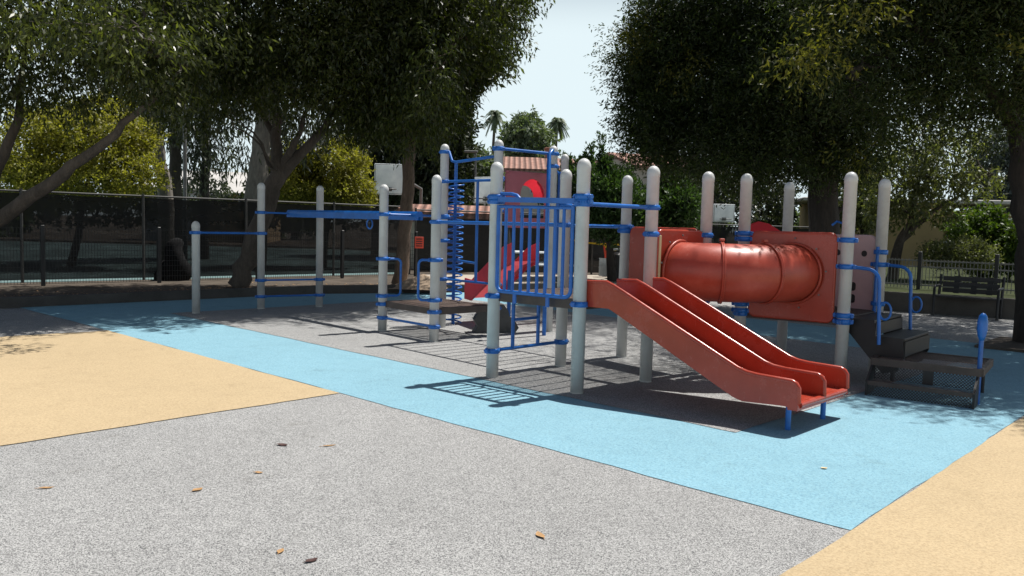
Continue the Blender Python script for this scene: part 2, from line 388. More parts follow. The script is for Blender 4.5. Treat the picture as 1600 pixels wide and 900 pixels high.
# ------------------------------------------------------------------ vegetation builders
def leaves(name, mat, blobs, n, L, W, parent, droop=.5, twig=.35, per=9, shell=.35, flat=0., seed=0):
    """n leaves on short twigs spread through ellipsoid blobs (x, y, z, rx, ry, rz[, weight])"""
    g = np.random.default_rng(seed + 11)
    B = np.array([list(b) + [1.0] * (7 - len(b)) for b in blobs], float)
    wt = B[:, 3] * B[:, 4] * B[:, 5] ; wt = wt ** .72 * B[:, 6]; wt /= wt.sum()
    nt_ = max(1, n // per)
    bi = g.choice(len(B), nt_, p=wt)
    d = g.normal(size=(nt_, 3)); d /= np.linalg.norm(d, axis=1)[:, None]
    rad = g.random(nt_) ** (1 / 3.); rad = np.where(g.random(nt_) < shell, .82 + .28 * g.random(nt_), rad)
    # uneven outline: lumps in direction
    lump = 1 + .16 * np.sin(d[:, 0] * 5.1 + bi) + .14 * np.sin(d[:, 2] * 6.3 + bi * 2.1) + .1 * np.sin(d[:, 1] * 9.7 + bi * .7)
    tc = B[bi, :3] + d * (rad * lump)[:, None] * B[bi, 3:6]
    tdir = d * .7 + g.normal(size=(nt_, 3)) * .6; tdir[:, 2] -= droop * .8; tdir /= np.linalg.norm(tdir, axis=1)[:, None]
    k = np.repeat(np.arange(nt_), per); nl = len(k)
    s_ = g.random(nl)
    p = tc[k] + tdir[k] * (s_ * twig)[:, None] + g.normal(size=(nl, 3)) * twig * .13
    ld = tdir[k] * .55 + g.normal(size=(nl, 3)) * .62; ld[:, 2] -= droop
    if flat: ld[:, 2] *= (1 - flat)
    ld /= np.linalg.norm(ld, axis=1)[:, None]
    nv = g.normal(size=(nl, 3)); nv[:, 2] += .9
    sd_ = np.cross(ld, nv); sd_ /= np.linalg.norm(sd_, axis=1)[:, None] + 1e-9
    ln = L * (.65 + .7 * g.random(nl)); wd = W * (.7 + .6 * g.random(nl))
    nn = np.cross(sd_, ld)
    V = np.empty((nl, 4, 3))
    V[:, 0] = p; V[:, 2] = p + ld * ln[:, None] - nn * (ln * .12)[:, None]
    midp = p + ld * (ln * .45)[:, None]
    V[:, 1] = midp + sd_ * (wd / 2)[:, None]; V[:, 3] = midp - sd_ * (wd / 2)[:, None]
    org = np.array(parent['_o']) if parent is not None else V.reshape(-1, 3).mean(0)
    V = (V.reshape(-1, 3) - org)
    me = bpy.data.meshes.new(name); me.vertices.add(nl * 4); me.vertices.foreach_set('co', V.ravel())
    me.loops.add(nl * 4); me.loops.foreach_set('vertex_index', np.arange(nl * 4, dtype=np.int32))
    me.polygons.add(nl); me.polygons.foreach_set('loop_start', np.arange(0, nl * 4, 4, dtype=np.int32))
    me.polygons.foreach_set('loop_total', np.full(nl, 4, dtype=np.int32))
    me.materials.append(mat); me.update(calc_edges=True)
    o = bpy.data.objects.new(name, me); COL.objects.link(o); o['_o'] = tuple(org)
    if parent is not None: o.parent = parent
    else: o.location = org
    return o
def blob(px, py, Y, rx, ry, rd=None, wgt=1.):
    c = at(px, py, Y); s = Y / FPX
    return (c.x, c.y, c.z, rx * s, rd if rd else rx * s, ry * s, wgt)
def wob(a, b, n=5, amp=.06, seed=0):
    g = random.Random(seed); a = Vector(a); b = Vector(b); out = []
    for i in range(n + 1):
        t = i / n; k = amp * (1 if 0 < i < n else 0)
        out.append(a.lerp(b, t) + Vector((g.uniform(-k, k), g.uniform(-k, k), g.uniform(-k, k) * .4)))
    return out
def limb(mb, pts, r0_, r1_, n=9, amp=.05, seed=0):
    P = []
    for i in range(len(pts) - 1):
        seg = wob(pts[i], pts[i + 1], 4, amp, seed + i); P += seg if i == 0 else seg[1:]
    k = len(P); mb.tube(P, [r0_ + (r1_ - r0_) * (i / (k - 1)) ** .8 if r1_ > .1 else r0_ + (r1_ * .3 - r0_) * (i / (k - 1)) for i in range(k)], n)
def tree(name, label, base, limbs, blobs, n, L, W, lm, bm, group=None, seed=0, twigs=26, upper=None, un=0, bough=None, bn=0, **kw):
    root = thing(name, base, label, 'tree', group)
    if bough: leaves('sunlit_bough', M['leaf_sunlit_tip'], bough, bn, L, W * 1.15, root, seed=seed + 8, droop=.35, twig=.4, per=14)
    mb = MB()
    for i, (pts, ra, rb) in enumerate(limbs): limb(mb, pts, ra, rb, 10 if ra > .08 else 6, .05 if ra > .06 else .1, seed + i * 7)
    if upper: leaves('upper_crown', lm, upper, un, L * 1.35, W * 1.8, root, seed=seed + 5, droop=.3, twig=.5, per=12)
    g = random.Random(seed)
    ends = [l[0][-1] for l in limbs]
    for i in range(twigs):       # thin branches reaching from the limbs into the crown
        b = blobs[g.randrange(len(blobs))]
        tgt = Vector((b[0] + g.uniform(-.8, .8) * b[3], b[1] + g.uniform(-.8, .8) * b[4], b[2] + g.uniform(-.6, .8) * b[5]))
        src = min((Vector(e) for e in ends), key=lambda e: (e - tgt).length)
        if (src - tgt).length < 6: limb(mb, [src, src.lerp(tgt, .5) + Vector((0, 0, .15)), tgt], .035, .008, 5, .12, seed + i)
    mb.build('trunk', bm, root)
    leaves('crown', lm, blobs, n, L, W, root, seed=seed, **kw)
    return root

# ------------------------------------------------------------------ trees beside the playground
T1 = Vector((-9.75, 13.0, .12))
tree('broadleaf_tree', 'leaning broadleaf tree at the left edge, its bare limb crossing the dark fence', T1,
     [([T1, at(-70, 350, 13.0)], .2, .17), ([at(-70, 372, 13), at(0, 343, 13), at(100, 272, 12.9), at(165, 222, 12.7), at(228, 165, 12.6), at(285, 105, 12.7)], .15, .05),
      ([at(-70, 350, 13.), at(-15, 290, 13.2), at(28, 190, 13.3), at(45, 60, 13.2)], .15, .08)],
     [blob(40, 70, 12.8, 130, 80, 1.1), blob(165, 60, 12.2, 110, 62, 1.0), blob(235, 25, 12.4, 120, 100, 1.2), blob(-60, 60, 12.5, 140, 110, 1.3), blob(120, -130, 12.6, 240, 120, 2.0, .7), blob(80, 130, 13., 120, 40, .9, .8), blob(240, 100, 11.9, 70, 45, .5, 1.3), blob(250, 110, 12.9, 70, 60, .8, .8), blob(-140, -60, 12, 180, 160, 2, .6), blob(190, 45, 10.2, 70, 32, .5, 1.6), blob(80, 20, 10.0, 80, 30, .5, 1.4), blob(30, 45, 10., 40, 25, .4, 1.4)],
     38000, .105, .034, M['leaf_a'], M['bark'], 'trees round the play area', 3, droop=.55, upper=[(-5.6, 14.5, 7.2, 2.2, 1.9, 1.0), (-8.3, 14.2, 7.0, 2.2, 1.9, 1.0)], un=18000)
T2 = gy(370, 16.9)
tree('broadleaf_tree', 'forked grey-barked tree leaning behind the low chin-up bar posts', T2,
     [([T2, at(392, 392, T2.y), at(424, 300, T2.y), at(437, 272, T2.y)], .21, .17), ([at(437, 274, T2.y), at(430, 215, T2.y), at(437, 110, T2.y), at(420, 20, T2.y)], .15, .07),
      ([at(436, 278, T2.y), at(478, 232, T2.y), at(532, 165, T2.y), at(560, 70, T2.y)], .14, .06), ([at(440, 262, T2.y), at(470, 205, T2.y - .3), at(500, 120, T2.y - .4)], .09, .04), ([at(430, 215, T2.y), at(380, 120, T2.y), at(330, 60, T2.y)], .07, .03)],
     [blob(400, 70, 15.6, 140, 90, 1.5), blob(305, 60, 15.2, 110, 100, 1.4), blob(490, 50, 15.6, 120, 110, 1.5), blob(400, -90, 15.6, 260, 110, 2.4, .8), blob(300, 150, 15.5, 70, 50, .8, .7), blob(390, 140, 15.8, 80, 28, .9, .6), blob(560, 100, 15.8, 55, 62, 1.1), blob(430, 95, 15.0, 120, 50, .6, 1.4), blob(530, 60, 15.0, 70, 80, .6, 1.3)],
     60000, .105, .034, M['leaf_a'], M['bark'], 'trees round the play area', 5, droop=.5, upper=[(-3.3, 15.2, 7.2, 2.0, 1.9, 1.1), (-5.6, 16.4, 7.4, 2, 1.9, 1.1)], un=18000)
T3 = gy(623, 18.9)
tree('broadleaf_tree', 'straight brown-trunked tree with a dense drooping crown right of the square backboard', T3,
     [([T3, at(631, 385, T3.y), at(638, 300, T3.y), at(641, 212, T3.y)], .17, .13), ([at(641, 218, T3.y), at(612, 160, T3.y - .3), at(585, 60, T3.y - .8)], .08, .04),
      ([at(640, 214, T3.y), at(650, 130, T3.y - .5), at(640, 10, T3.y - 1)], .09, .05), ([at(640, 216, T3.y), at(690, 160, T3.y - .6), at(745, 60, T3.y - 1)], .08, .04)],
     [blob(620, 110, 16.3, 90, 105, 1.4), blob(690, 85, 18.6, 80, 95, 1.1), blob(748, 40, 18.6, 62, 85, 1.2), blob(640, 10, 16.3, 150, 90, 1.8), blob(680, -120, 16.4, 180, 110, 2.3, .8), blob(562, 140, 16.8, 50, 75, 1.1), blob(800, -5, 18.6, 30, 42, .6), blob(655, 140, 15.6, 50, 48, .8), blob(688, 172, 18.6, 34, 42, .7), blob(585, 180, 16.8, 36, 30, .7), blob(758, 85, 18.6, 18, 35, .4), blob(640, 105, 15.8, 80, 68, .6, 1.3), blob(722, 150, 18.6, 12, 30, .3, .7), blob(682, 105, 14.2, 26, 55, .4, .6), blob(668, 150, 14.2, 20, 24, .35, .6)],
     88000, .11, .036, M['leaf_b'], M['bark_brown'], 'trees round the play area', 9, droop=.75, upper=[(-3.6, 17.8, 7.6, 1.6, 1.5, 1.0), blob(640, 60, 16.6, 120, 90, 1.2), blob(715, 70, 18.6, 60, 70, .8)], un=30000)
R1 = Vector((6.25, 16.2, 0))
tree('shade_tree', 'huge dark shade tree with a thick black trunk rising behind the red crawl tunnel', R1,
     [([R1, at(1288, 380, R1.y), at(1287, 250, R1.y)], .33, .27), ([at(1287, 255, R1.y), at(1235, 150, R1.y - .3), at(1150, 80, R1.y + .8)], .16, .06), ([at(1287, 252, R1.y), at(1340, 140, R1.y), at(1400, 40, R1.y)], .15, .06),
      ([at(1287, 252, R1.y), at(1280, 100, R1.y), at(1270, -40, R1.y)], .18, .08), ([at(1306, 335, R1.y), at(1330, 310, R1.y), at(1345, 270, R1.y)], .06, .04), ([at(1235, 150, R1.y - .3), at(1120, 150, R1.y + 1.2), at(1040, 140, R1.y + 1.6)], .06, .03)],
     [blob(1090, 120, 17.7, 105, 120, 1.6), blob(1022, 95, 17.7, 44, 80, .9), blob(1003, 175, 17.7, 34, 48, .6), blob(1180, 170, 16.7, 125, 90, 1.6), blob(1260, 100, 15.6, 120, 130, 1.8), blob(1065, 15, 17.7, 55, 70, 1.1), blob(1170, -30, 16.7, 150, 110, 2.2, .8), blob(1180, -170, 16.7, 150, 90, 2.2, .6), blob(1060, 222, 17.7, 75, 42, .9), blob(1225, 245, 15.8, 95, 36, 1.1), blob(1335, 205, 16, 70, 50, 1.1), blob(1320, 262, 16.3, 45, 25, .6, .6), blob(1140, 252, 15.9, 55, 25, .7, .7)],
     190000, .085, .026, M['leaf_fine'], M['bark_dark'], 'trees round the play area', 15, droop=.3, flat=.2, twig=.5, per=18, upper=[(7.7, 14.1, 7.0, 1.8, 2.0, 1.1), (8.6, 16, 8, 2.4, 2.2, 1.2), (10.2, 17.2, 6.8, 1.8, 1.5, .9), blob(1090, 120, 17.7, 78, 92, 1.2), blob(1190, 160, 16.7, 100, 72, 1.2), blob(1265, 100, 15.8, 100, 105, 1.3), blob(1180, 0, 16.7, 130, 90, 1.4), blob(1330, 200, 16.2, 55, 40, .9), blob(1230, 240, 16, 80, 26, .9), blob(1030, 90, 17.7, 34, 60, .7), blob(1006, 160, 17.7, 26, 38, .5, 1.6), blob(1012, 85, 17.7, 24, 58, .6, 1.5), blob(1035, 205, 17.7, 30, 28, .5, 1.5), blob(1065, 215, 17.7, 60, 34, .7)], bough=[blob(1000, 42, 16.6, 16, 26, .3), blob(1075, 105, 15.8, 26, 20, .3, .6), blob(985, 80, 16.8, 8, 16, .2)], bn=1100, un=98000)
R2 = Vector((7.66, 11.95, 0.03))
tree('shade_tree', 'feathery shade tree with its dark trunk at the right edge, standing in a soil pit', R2,
     [([R2, at(1612, 400, 11.95), at(1606, 300, 11.95), at(1594, 190, 11.95)], .24, .18), ([at(1594, 195, 11.95), at(1500, 95, 11.7), at(1400, 20, 11.4), at(1290, -30, 11.2)], .12, .04), ([at(1594, 195, 11.95), at(1590, 60, 11.9), at(1600, -80, 11.8)], .13, .06),
      ([at(1575, 200, 11.95), at(1660, 90, 11.6), at(1740, -20, 10.8)], .11, .05), ([at(1500, 95, 11.7), at(1420, 105, 11.5), at(1330, 110, 11.3)], .05, .02)],
     [blob(1420, 85, 11.6, 120, 60, .9), blob(1315, 72, 11.4, 66, 38, .6, .6), blob(1530, 90, 11.6, 110, 85, 1.1), blob(1600, 40, 11.6, 90, 120, 1.1), blob(1460, -30, 11.5, 220, 60, 1.5), blob(1350, -20, 11.4, 95, 50, .9, .7), blob(1400, -140, 11.6, 260, 90, 1.8, .6), blob(1400, 165, 11.9, 90, 28, .8, .7), blob(1500, 190, 12, 70, 28, .8, .6),
      (6.6, 9.7, 5.4, 1.5, 1.2, .7, .8), (8.2, 10.6, 5.2, 1.6, 1.5, 1.0, .8), (7.4, 12.2, 7.6, 2.6, 2.4, 1.2, .5), (5.6, 11.0, 6.6, 1.3, 1.3, .7, .6), (6.9, 11.0, 6.5, 1.6, 1.6, .7, .6)],
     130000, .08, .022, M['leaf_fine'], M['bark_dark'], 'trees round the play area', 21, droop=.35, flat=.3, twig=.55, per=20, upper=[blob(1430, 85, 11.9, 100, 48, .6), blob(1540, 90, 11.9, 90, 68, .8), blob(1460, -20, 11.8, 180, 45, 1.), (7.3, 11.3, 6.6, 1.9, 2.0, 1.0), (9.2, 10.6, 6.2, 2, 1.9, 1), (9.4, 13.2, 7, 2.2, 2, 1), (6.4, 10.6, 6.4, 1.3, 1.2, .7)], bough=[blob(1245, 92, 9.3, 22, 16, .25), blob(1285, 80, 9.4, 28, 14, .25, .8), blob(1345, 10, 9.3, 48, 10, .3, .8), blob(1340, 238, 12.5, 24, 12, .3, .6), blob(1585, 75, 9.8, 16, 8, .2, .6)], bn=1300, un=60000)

# ------------------------------------------------------------------ trees beyond the fences
def euc(label, px, Y, top, pts, blobs, n, r, bm='bark_pale', seed=0):
    b = gy(px, Y)
    tree('eucalyptus_tree', label, b, [([b] + [at(x, y, Y) for x, y in pts], r, r * .55)] + [([at(*pts[-2], Y), at(pts[-2][0] + dx, pts[-2][1] - 60, Y)], r * .35, r * .1) for dx in (-30, 28)],
         blobs, n, .24, .05, M['leaf_euc'], M[bm], 'eucalyptus trees behind the fence', seed, droop=.9, twig=.6, per=10, shell=.2, twigs=14)
euc('eucalyptus with a peeling white stripe of bark, right of the tall yellow-green tree', 262, 25, 80, [(258, 300), (243, 215), (228, 120), (222, 20)], [blob(225, 120, 25, 55, 60, 1.6), blob(215, 40, 25, 70, 60, 1.8), blob(190, 150, 25.5, 35, 40, 1), blob(262, 165, 25.6, 30, 45, 1, .7), blob(60, 170, 26, 70, 40, 1.3, .6)], 6500, .26, 'bark_pale', 31)
euc('slim dark-trunked eucalyptus between the striped one and the pale-roofed house', 276, 27, 60, [(274, 300), (272, 200), (270, 80)], [blob(285, 150, 27, 45, 60, 1.5), blob(300, 60, 27, 60, 60, 1.8), blob(300, 250, 27.5, 28, 36, .9, .8)], 5000, .25, 'bark', 32)
euc('straight thin eucalyptus just left of the pale-roofed house', 318, 28, 60, [(319, 280), (322, 180), (324, 60)], [blob(325, 190, 28, 38, 50, 1.4), blob(335, 90, 28, 60, 60, 1.8), blob(335, 262, 28.4, 16, 26, .6, .8), blob(300, 225, 28, 22, 40, .8)], 5200, .2, 'bark_dark', 33)
euc('pale smooth-barked eucalyptus behind the forked tree', 396, 23, 60, [(400, 290), (408, 220), (420, 110), (424, 10)], [blob(395, 140, 23.4, 45, 45, 1.3), blob(440, 60, 23.4, 70, 60, 1.6), blob(480, 180, 24, 50, 40, 1.2, .8), blob(382, 225, 24.5, 14, 40, .5), blob(455, 225, 24, 35, 35, .9, .6), blob(545, 205, 25, 30, 25, .8, .6)], 6500, .33, 'bark_pale', 34)
def bushy(name, label, px, Y, blobs, n, L, W, lm, bm='bark', group=None, seed=0, r=.12, **kw):
    b = gy(px, Y); bl = Vector(blobs[0][:3])
    return tree(name, label, b, [([b, bl], r, r * .5)], blobs, n, L, W, M[lm], M[bm], group, seed, twigs=8, **kw)
bushy('flowering_tree', 'wide yellow-green tree above the fence at the left, behind the leaning limb', 110, 22, [blob(150, 215, 22, 82, 52, 1.5), blob(60, 245, 22, 70, 50, 1.4), blob(205, 275, 21.6, 42, 34, .8), blob(110, 285, 21.5, 95, 32, 1.2), blob(25, 285, 22, 50, 38, 1), blob(195, 225, 22.3, 32, 32, .8), blob(110, 195, 22.5, 45, 32, .8)], 46000, .10, .05, 'leaf_yellow', seed=41, group='yellow-green trees behind the fence', droop=.1, twig=.25, shell=.65)
bushy('flowering_tree', 'rounded yellow-green tree above the fence, left of the basketball backboard', 505, 25, [blob(520, 262, 25, 50, 44, 1.2), blob(465, 285, 24.6, 45, 36, 1), blob(548, 295, 24.8, 28, 30, .7), blob(490, 305, 24.5, 60, 22, .9), blob(442, 250, 25.2, 22, 25, .6), blob(560, 310, 25, 20, 20, .5)], 34000, .10, .05, 'leaf_yellow', seed=42, group='yellow-green trees behind the fence', droop=.1, twig=.25, shell=.65)
bushy('evergreen_tree', 'dark evergreen behind the square basketball backboard', 590, 34, [blob(590, 210, 34, 40, 70, 1.8), blob(640, 190, 34, 45, 80, 2), blob(600, 290, 33.5, 50, 35, 1.5), blob(560, 250, 34, 22, 40, 1)], 16000, .24, .09, 'leaf_dark', 'bark_dark', 'dark evergreens behind the court', 51, .3, droop=.4)
bushy('evergreen_tree', 'tall dark evergreen touching the open sky behind the spiral climber', 690, 33, [blob(685, 215, 33, 48, 70, 2), blob(715, 185, 33, 26, 42, 1.1), blob(675, 290, 32.5, 55, 40, 1.5), blob(720, 250, 33, 22, 36, .9), blob(690, 150, 33, 35, 45, 1.3)], 18000, .24, .09, 'leaf_dark', 'bark_dark', 'dark evergreens behind the court', 52, .3, droop=.4)
bushy('evergreen_tree', 'mid green bushy tree below the left palm', 742, 37, [blob(742, 265, 37, 30, 30, 1.2), blob(730, 295, 36.5, 34, 30, 1.2), blob(765, 275, 37.5, 18, 24, .8)], 7000, .24, .1, 'leaf_far', 'bark_dark', 'dark evergreens behind the court', 53, .2, droop=.4)
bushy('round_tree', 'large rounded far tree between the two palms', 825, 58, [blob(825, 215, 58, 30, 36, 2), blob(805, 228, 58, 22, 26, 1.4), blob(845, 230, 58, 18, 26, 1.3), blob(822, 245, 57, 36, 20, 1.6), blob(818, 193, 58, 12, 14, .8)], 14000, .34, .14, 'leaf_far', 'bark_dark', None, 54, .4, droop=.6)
def palm(label, px0, py0, px, py, Y, r, seed):
    b = gy(px0, Y, 0); root = thing('palm_tree', b, label, 'palm', 'palms on the skyline')
    t = at(px, py, Y); MB().tube([b, b.lerp(t, .5) + Vector((-.25, 0, 0)), t], [.2, .15, .12], 8).build('trunk', M['bark'], root)
    g = random.Random(seed); mb = MB()
    for i in range(60):
        a = g.uniform(0, 2 * math.pi); el = g.uniform(-.9, 1.3); L = r * g.uniform(.8, 1.15)
        d = Vector((math.cos(a) * math.cos(el), math.sin(a) * math.cos(el), math.sin(el)))
        pts = [t + d * (L * k) + Vector((0, 0, -.75 * L * k * k)) for k in (0, .35, .7, 1)]
        for j in range(3):
            p, q = pts[j], pts[j + 1]; sd_ = (q - p).cross(Vector((0, 0, 1)))
            sd_ = sd_.normalized() if sd_.length > 1e-5 else Vector((1, 0, 0))
            for k in range(7):
                o = p.lerp(q, k / 7.); wl = r * .26 * (1 - .2 * j)
                for s_ in (-1, 1):
                    tip = o + sd_ * s_ * wl + (q - p) * .35 + Vector((0, 0, -wl * .55))
                    mb.add([o, o + (q - p) * .2, tip], [(0, 1, 2)])
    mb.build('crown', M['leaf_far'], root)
palm('slender palm on the skyline, left of the round tree', 768, 250, 774, 178, 80, 1.25, 1)
palm('slender palm on the skyline, right of the round tree', 867, 250, 871, 189, 80, 1.2, 2)
def juniper(label, px, Y, tops, body, seed):
    b = gy(px, Y); bl = list(body)
    tips = []
    for x, y, ln, wd in tops:
        for k in range(7): f = k / 6.; tips.append(blob(x + (px - x) * .3 * (1 - f), y + 4 + ln * (1 - f), Y - .2, wd * (.85 - .7 * f), ln / 7., None, 1.5))
    g = bushy('juniper_tree', label, px, Y, bl, 15000, .13, .05, 'leaf_juniper', 'bark_dark', 'spiky junipers behind the slide', seed, .14, droop=-.5, twig=.3, shell=.5)
    leaves('crown_tip', M['leaf_juniper'], tips, 4200, .10, .04, g, seed=seed + 3, droop=-.7, twig=.14, per=8, shell=.4)
juniper('spiky juniper with three short tips, behind the tall deck post at the slide top', 905, 23, [(885, 236, 42, 8), (907, 241, 40, 9), (923, 228, 44, 8)], [blob(905, 296, 23, 30, 30, .8), blob(910, 330, 23, 40, 28, .8)], 61)
juniper('spiky juniper with the tallest pointed tip, in the gap left of the big shade tree', 958, 22, [(938, 217, 60, 7), (953, 246, 40, 8), (986, 258, 40, 8)], [blob(950, 302, 22, 26, 28, .9), blob(978, 320, 22, 26, 28, .8), blob(960, 345, 22, 42, 28, .9)], 62)
juniper('dense green juniper right of the slide-side deck post, under the big shade tree', 1050, 22.5, [(1038, 258, 40, 12), (1060, 270, 30, 14)], [blob(1052, 325, 22.5, 30, 38, 1), blob(1062, 345, 22.5, 28, 28, .9), blob(1020, 345, 22.5, 24, 30, .9)], 63)
g1 = gy(1393, 23)
tree('slender_tree', 'slender sparse tree with a slanting branch behind the right-hand picket fence', g1,
     [([g1, at(1405, 380, 23), at(1424, 340, 23), at(1440, 270, 23)], .17, .07), ([at(1410, 375, 23), at(1450, 335, 22.8), at(1500, 305, 22.6), at(1545, 275, 22.5)], .08, .03), ([at(1424, 340, 23), at(1400, 320, 23), at(1375, 300, 23)], .05, .02)],
     [blob(1400, 285, 23, 50, 45, 1.2), blob(1460, 265, 23, 55, 40, 1.2), blob(1515, 285, 22.6, 38, 24, .8), blob(1440, 325, 22.8, 55, 22, .9, .8), blob(1380, 330, 23, 20, 30, .5), blob(1440, 215, 23, 80, 35, 1.3, .6)],
     9000, .14, .06, M['leaf_shrub'], M['bark'], None, 71, droop=.3, shell=.2)
bushy('eucalyptus_tree', 'hazy silver-blue tall tree behind the round clipped bush', 1570, 45, [blob(1575, 275, 45, 36, 60, 2), blob(1548, 320, 45, 24, 30, 1.2), blob(1590, 330, 45, 26, 40, 1.3), blob(1560, 225, 45, 40, 35, 1.6)], 12000, .3, .09, 'leaf_silver', 'bark', None, 72, .25, droop=.5, shell=.2)
bushy('clipped_bush', 'round clipped green bush behind the picket fence', 1535, 24.5, [blob(1535, 362, 24.5, 36, 36, .8), blob(1537, 390, 24.5, 38, 30, .8)], 14000, .11, .06, 'leaf_bright', 'bark', None, 73, .1, droop=.3, twig=.2, shell=.8)
bushy('leafy_shrub', 'bright leafy shrub spilling right of the round clipped bush', 1582, 23.5, [blob(1580, 372, 23.5, 24, 26, .6), blob(1592, 395, 23.3, 26, 26, .6)], 5000, .11, .055, 'leaf_bright', 'bark', None, 74, .05, droop=.3, twig=.25)
bushy('grey_shrub', 'low grey-green shrub in front of the round clipped bush', 1500, 22, [blob(1502, 395, 22, 42, 18, .6), blob(1468, 400, 22, 24, 13, .5), blob(1530, 402, 22, 20, 14, .5)], 8000, .08, .03, 'leaf_shrub', 'bark', None, 75, .04, droop=-.2, twig=.25)
for i, (px, Y, lab, bl) in enumerate([
    (1130, 36, 'greyish tree behind the small far backboard, under the big shade tree', [blob(1130, 285, 36, 50, 38, 1.6), blob(1100, 300, 36, 30, 40, 1.2), blob(1150, 330, 36, 36, 26, 1.2, .8)]),
    (1200, 38, 'greyish thin tree between the two middle tunnel posts', [blob(1200, 320, 38, 46, 30, 1.6), blob(1190, 290, 38, 40, 30, 1.4, .6)]),
    (1345, 32, 'thin tree seen in the gap between the two posts at the steps', [blob(1350, 285, 32, 30, 40, 1.2, .7), blob(1340, 330, 32, 34, 26, 1.1, .6)])]):
    bushy('background_tree', lab, px, Y, bl, 5200, .2, .08, 'leaf_euc' if i != 2 else 'leaf_shrub', 'bark_dark', 'thin trees behind the tunnel', 80 + i, .14, droop=.4, shell=.2)
# the far edge: separate trees that close the horizon
far = [(-30, 48, 330, 60), (300, 62, 330, 45), (460, 60, 330, 50), (900, 70, 335, 40), (965, 66, 330, 44), (1090, 60, 335, 44), (1230, 64, 345, 46), (1320, 70, 350, 40), (1470, 62, 350, 50), (1610, 58, 350, 60)]
far_lab = ['far green tree at the left edge beyond the court', 'far tree behind the straight thin eucalyptus', 'far tree behind the rounded yellow-green tree', 'far tree low on the skyline below the right palm', 'far tree behind the tallest juniper', 'far tree behind the dense green juniper', 'far tree in the gap left of the thick black trunk', 'far tree in the gap right of the thick black trunk', 'far tree above the ochre building', 'far tree behind the silver-blue tall tree']
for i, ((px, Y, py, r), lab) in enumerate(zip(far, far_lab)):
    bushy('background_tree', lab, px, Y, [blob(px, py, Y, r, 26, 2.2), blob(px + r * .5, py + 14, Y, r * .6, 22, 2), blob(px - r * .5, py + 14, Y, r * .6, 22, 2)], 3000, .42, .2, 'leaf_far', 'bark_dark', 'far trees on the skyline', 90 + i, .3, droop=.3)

hb = Vector((-22, 43.5, .12)); hroot = thing('hedge', hb, 'long dark hedge closing the far side of the court at the left', 'hedge')
leaves('foliage', M['leaf_dark'], [blob(x, 318 + 6 * math.sin(x), 43.5, 62, 30, 1.2) for x in range(-160, 680, 60)], 22000, .22, .11, hroot, seed=99, droop=.3, shell=.6)

# ------------------------------------------------------------------ houses and sheds beyond
def gable_house(name, label, c, L, Dp, zw, zr, rz, wall, roof, wins=(), chimney=None, over=.35):
    c = Vector(c); root = thing(name, c, label, 'house' if name != 'shed' else 'shed')
    ex = Vector((math.cos(rz), math.sin(rz), 0)); ey = Vector((-ex.y, ex.x, 0)); ez = Vector((0, 0, 1))
    def P(x, y, z): return c + ex * x + ey * y + ez * z
    h, d = L / 2, Dp / 2
    w_ = MB(); w_.add([P(-h, -d, 0), P(h, -d, 0), P(h, d, 0), P(-h, d, 0), P(-h, -d, zw), P(h, -d, zw), P(h, d, zw), P(-h, d, zw), P(-h, 0, zr - .12), P(h, 0, zr - .12)],
                      [(0, 1, 5, 4), (2, 3, 7, 6), (1, 2, 6, 9, 5), (3, 0, 4, 8, 7)]); w_.build('wall', wall, root)
    r_ = MB(); o = over; k = (zr - zw) / d
    for s_ in (-1, 1):
        a = [P(-h - o, s_ * (d + o), zw - k * o + .03), P(h + o, s_ * (d + o), zw - k * o + .03), P(h + o, 0, zr), P(-h - o, 0, zr)]
        b = [p + ez * .12 for p in a]; r_.add(a + b, [(0, 1, 2, 3), (7, 6, 5, 4), (0, 4, 5, 1), (1, 5, 6, 2), (3, 2, 6, 7), (0, 3, 7, 4)])
    rf = r_.build('roof', roof, root)
    if chimney:
        m_ = MB(); m_.box(P(chimney, .3, zr + .15), (.62, .55, .95), rz, b=.03); m_.box(P(chimney, .3, zr + .66), (.72, .65, .1), rz, b=.02); m_.build('chimney', M['brick'], rf)
    for x, z, ww, hh in wins:
        f = MB().box(P(x, -d - .02, z), (ww + .16, .08, hh + .16), rz, b=.01).build('window', M['white'], root)
        MB().box(P(x, -d - .07, z), (ww, .03, hh), rz).build('pane', M['glass'], f)
    return root
hA = at(800, 352, 46); hA.z = 0
gable_house('house', 'pale stucco house with a red tiled roof and chimney, behind the pink panel', hA, 11, 6, 4.45, 5.25, R(4), M['stucco'], M['tiles'], [(1.6, 3.7, 1.7, .8), (-2.2, 3.4, 1.2, 1.1)], 2.1)
hB = at(1004, 350, 40); hB.z = 0
gable_house('house', 'white stucco house with a red tiled roof, right of the junipers', hB, 3.2, 6, 4.3, 5.05, R(14), M['stucco'], M['tiles'], [(1.0, 3.2, 1.1, .9)])
hC = at(362, 345, 52); hC.z = 0
gable_house('house', 'peach house with a pale grey roof, seen left of the pale eucalyptus', hC, 5.2, 6, 3.1, 4.35, R(8), M['peach'], M['pale_roof'], [(-.2, 2.55, .8, .9), (1.3, 2.55, .5, .9)], None, .45)
hD = at(278, 345, 50); hD.z = 0
gable_house('shed', 'small white building between the eucalyptus trunks', hD, 3.2, 3, 3.2, 3.6, R(5), M['white'], M['pale_roof'])
hE = at(716, 345, 27); hE.z = .1
gable_house('shed', 'low building whose red tiled roof shows above the fence behind the spiral climber', hE, 3.4, 3.2, 1.52, 1.95, R(-2), M['stucco'], M['tiles'], (), None, .2)
hF = at(1445, 370, 34); hF.z = 0
root = thing('apartment_building', hF, 'ochre two-storey building with a balcony behind the slender tree', 'building')
MB().box(hF + Vector((-1.4, 2.5, 1.45)), (5.0, 5, 2.9), R(-12)).build('wall', M['ochre'], root)
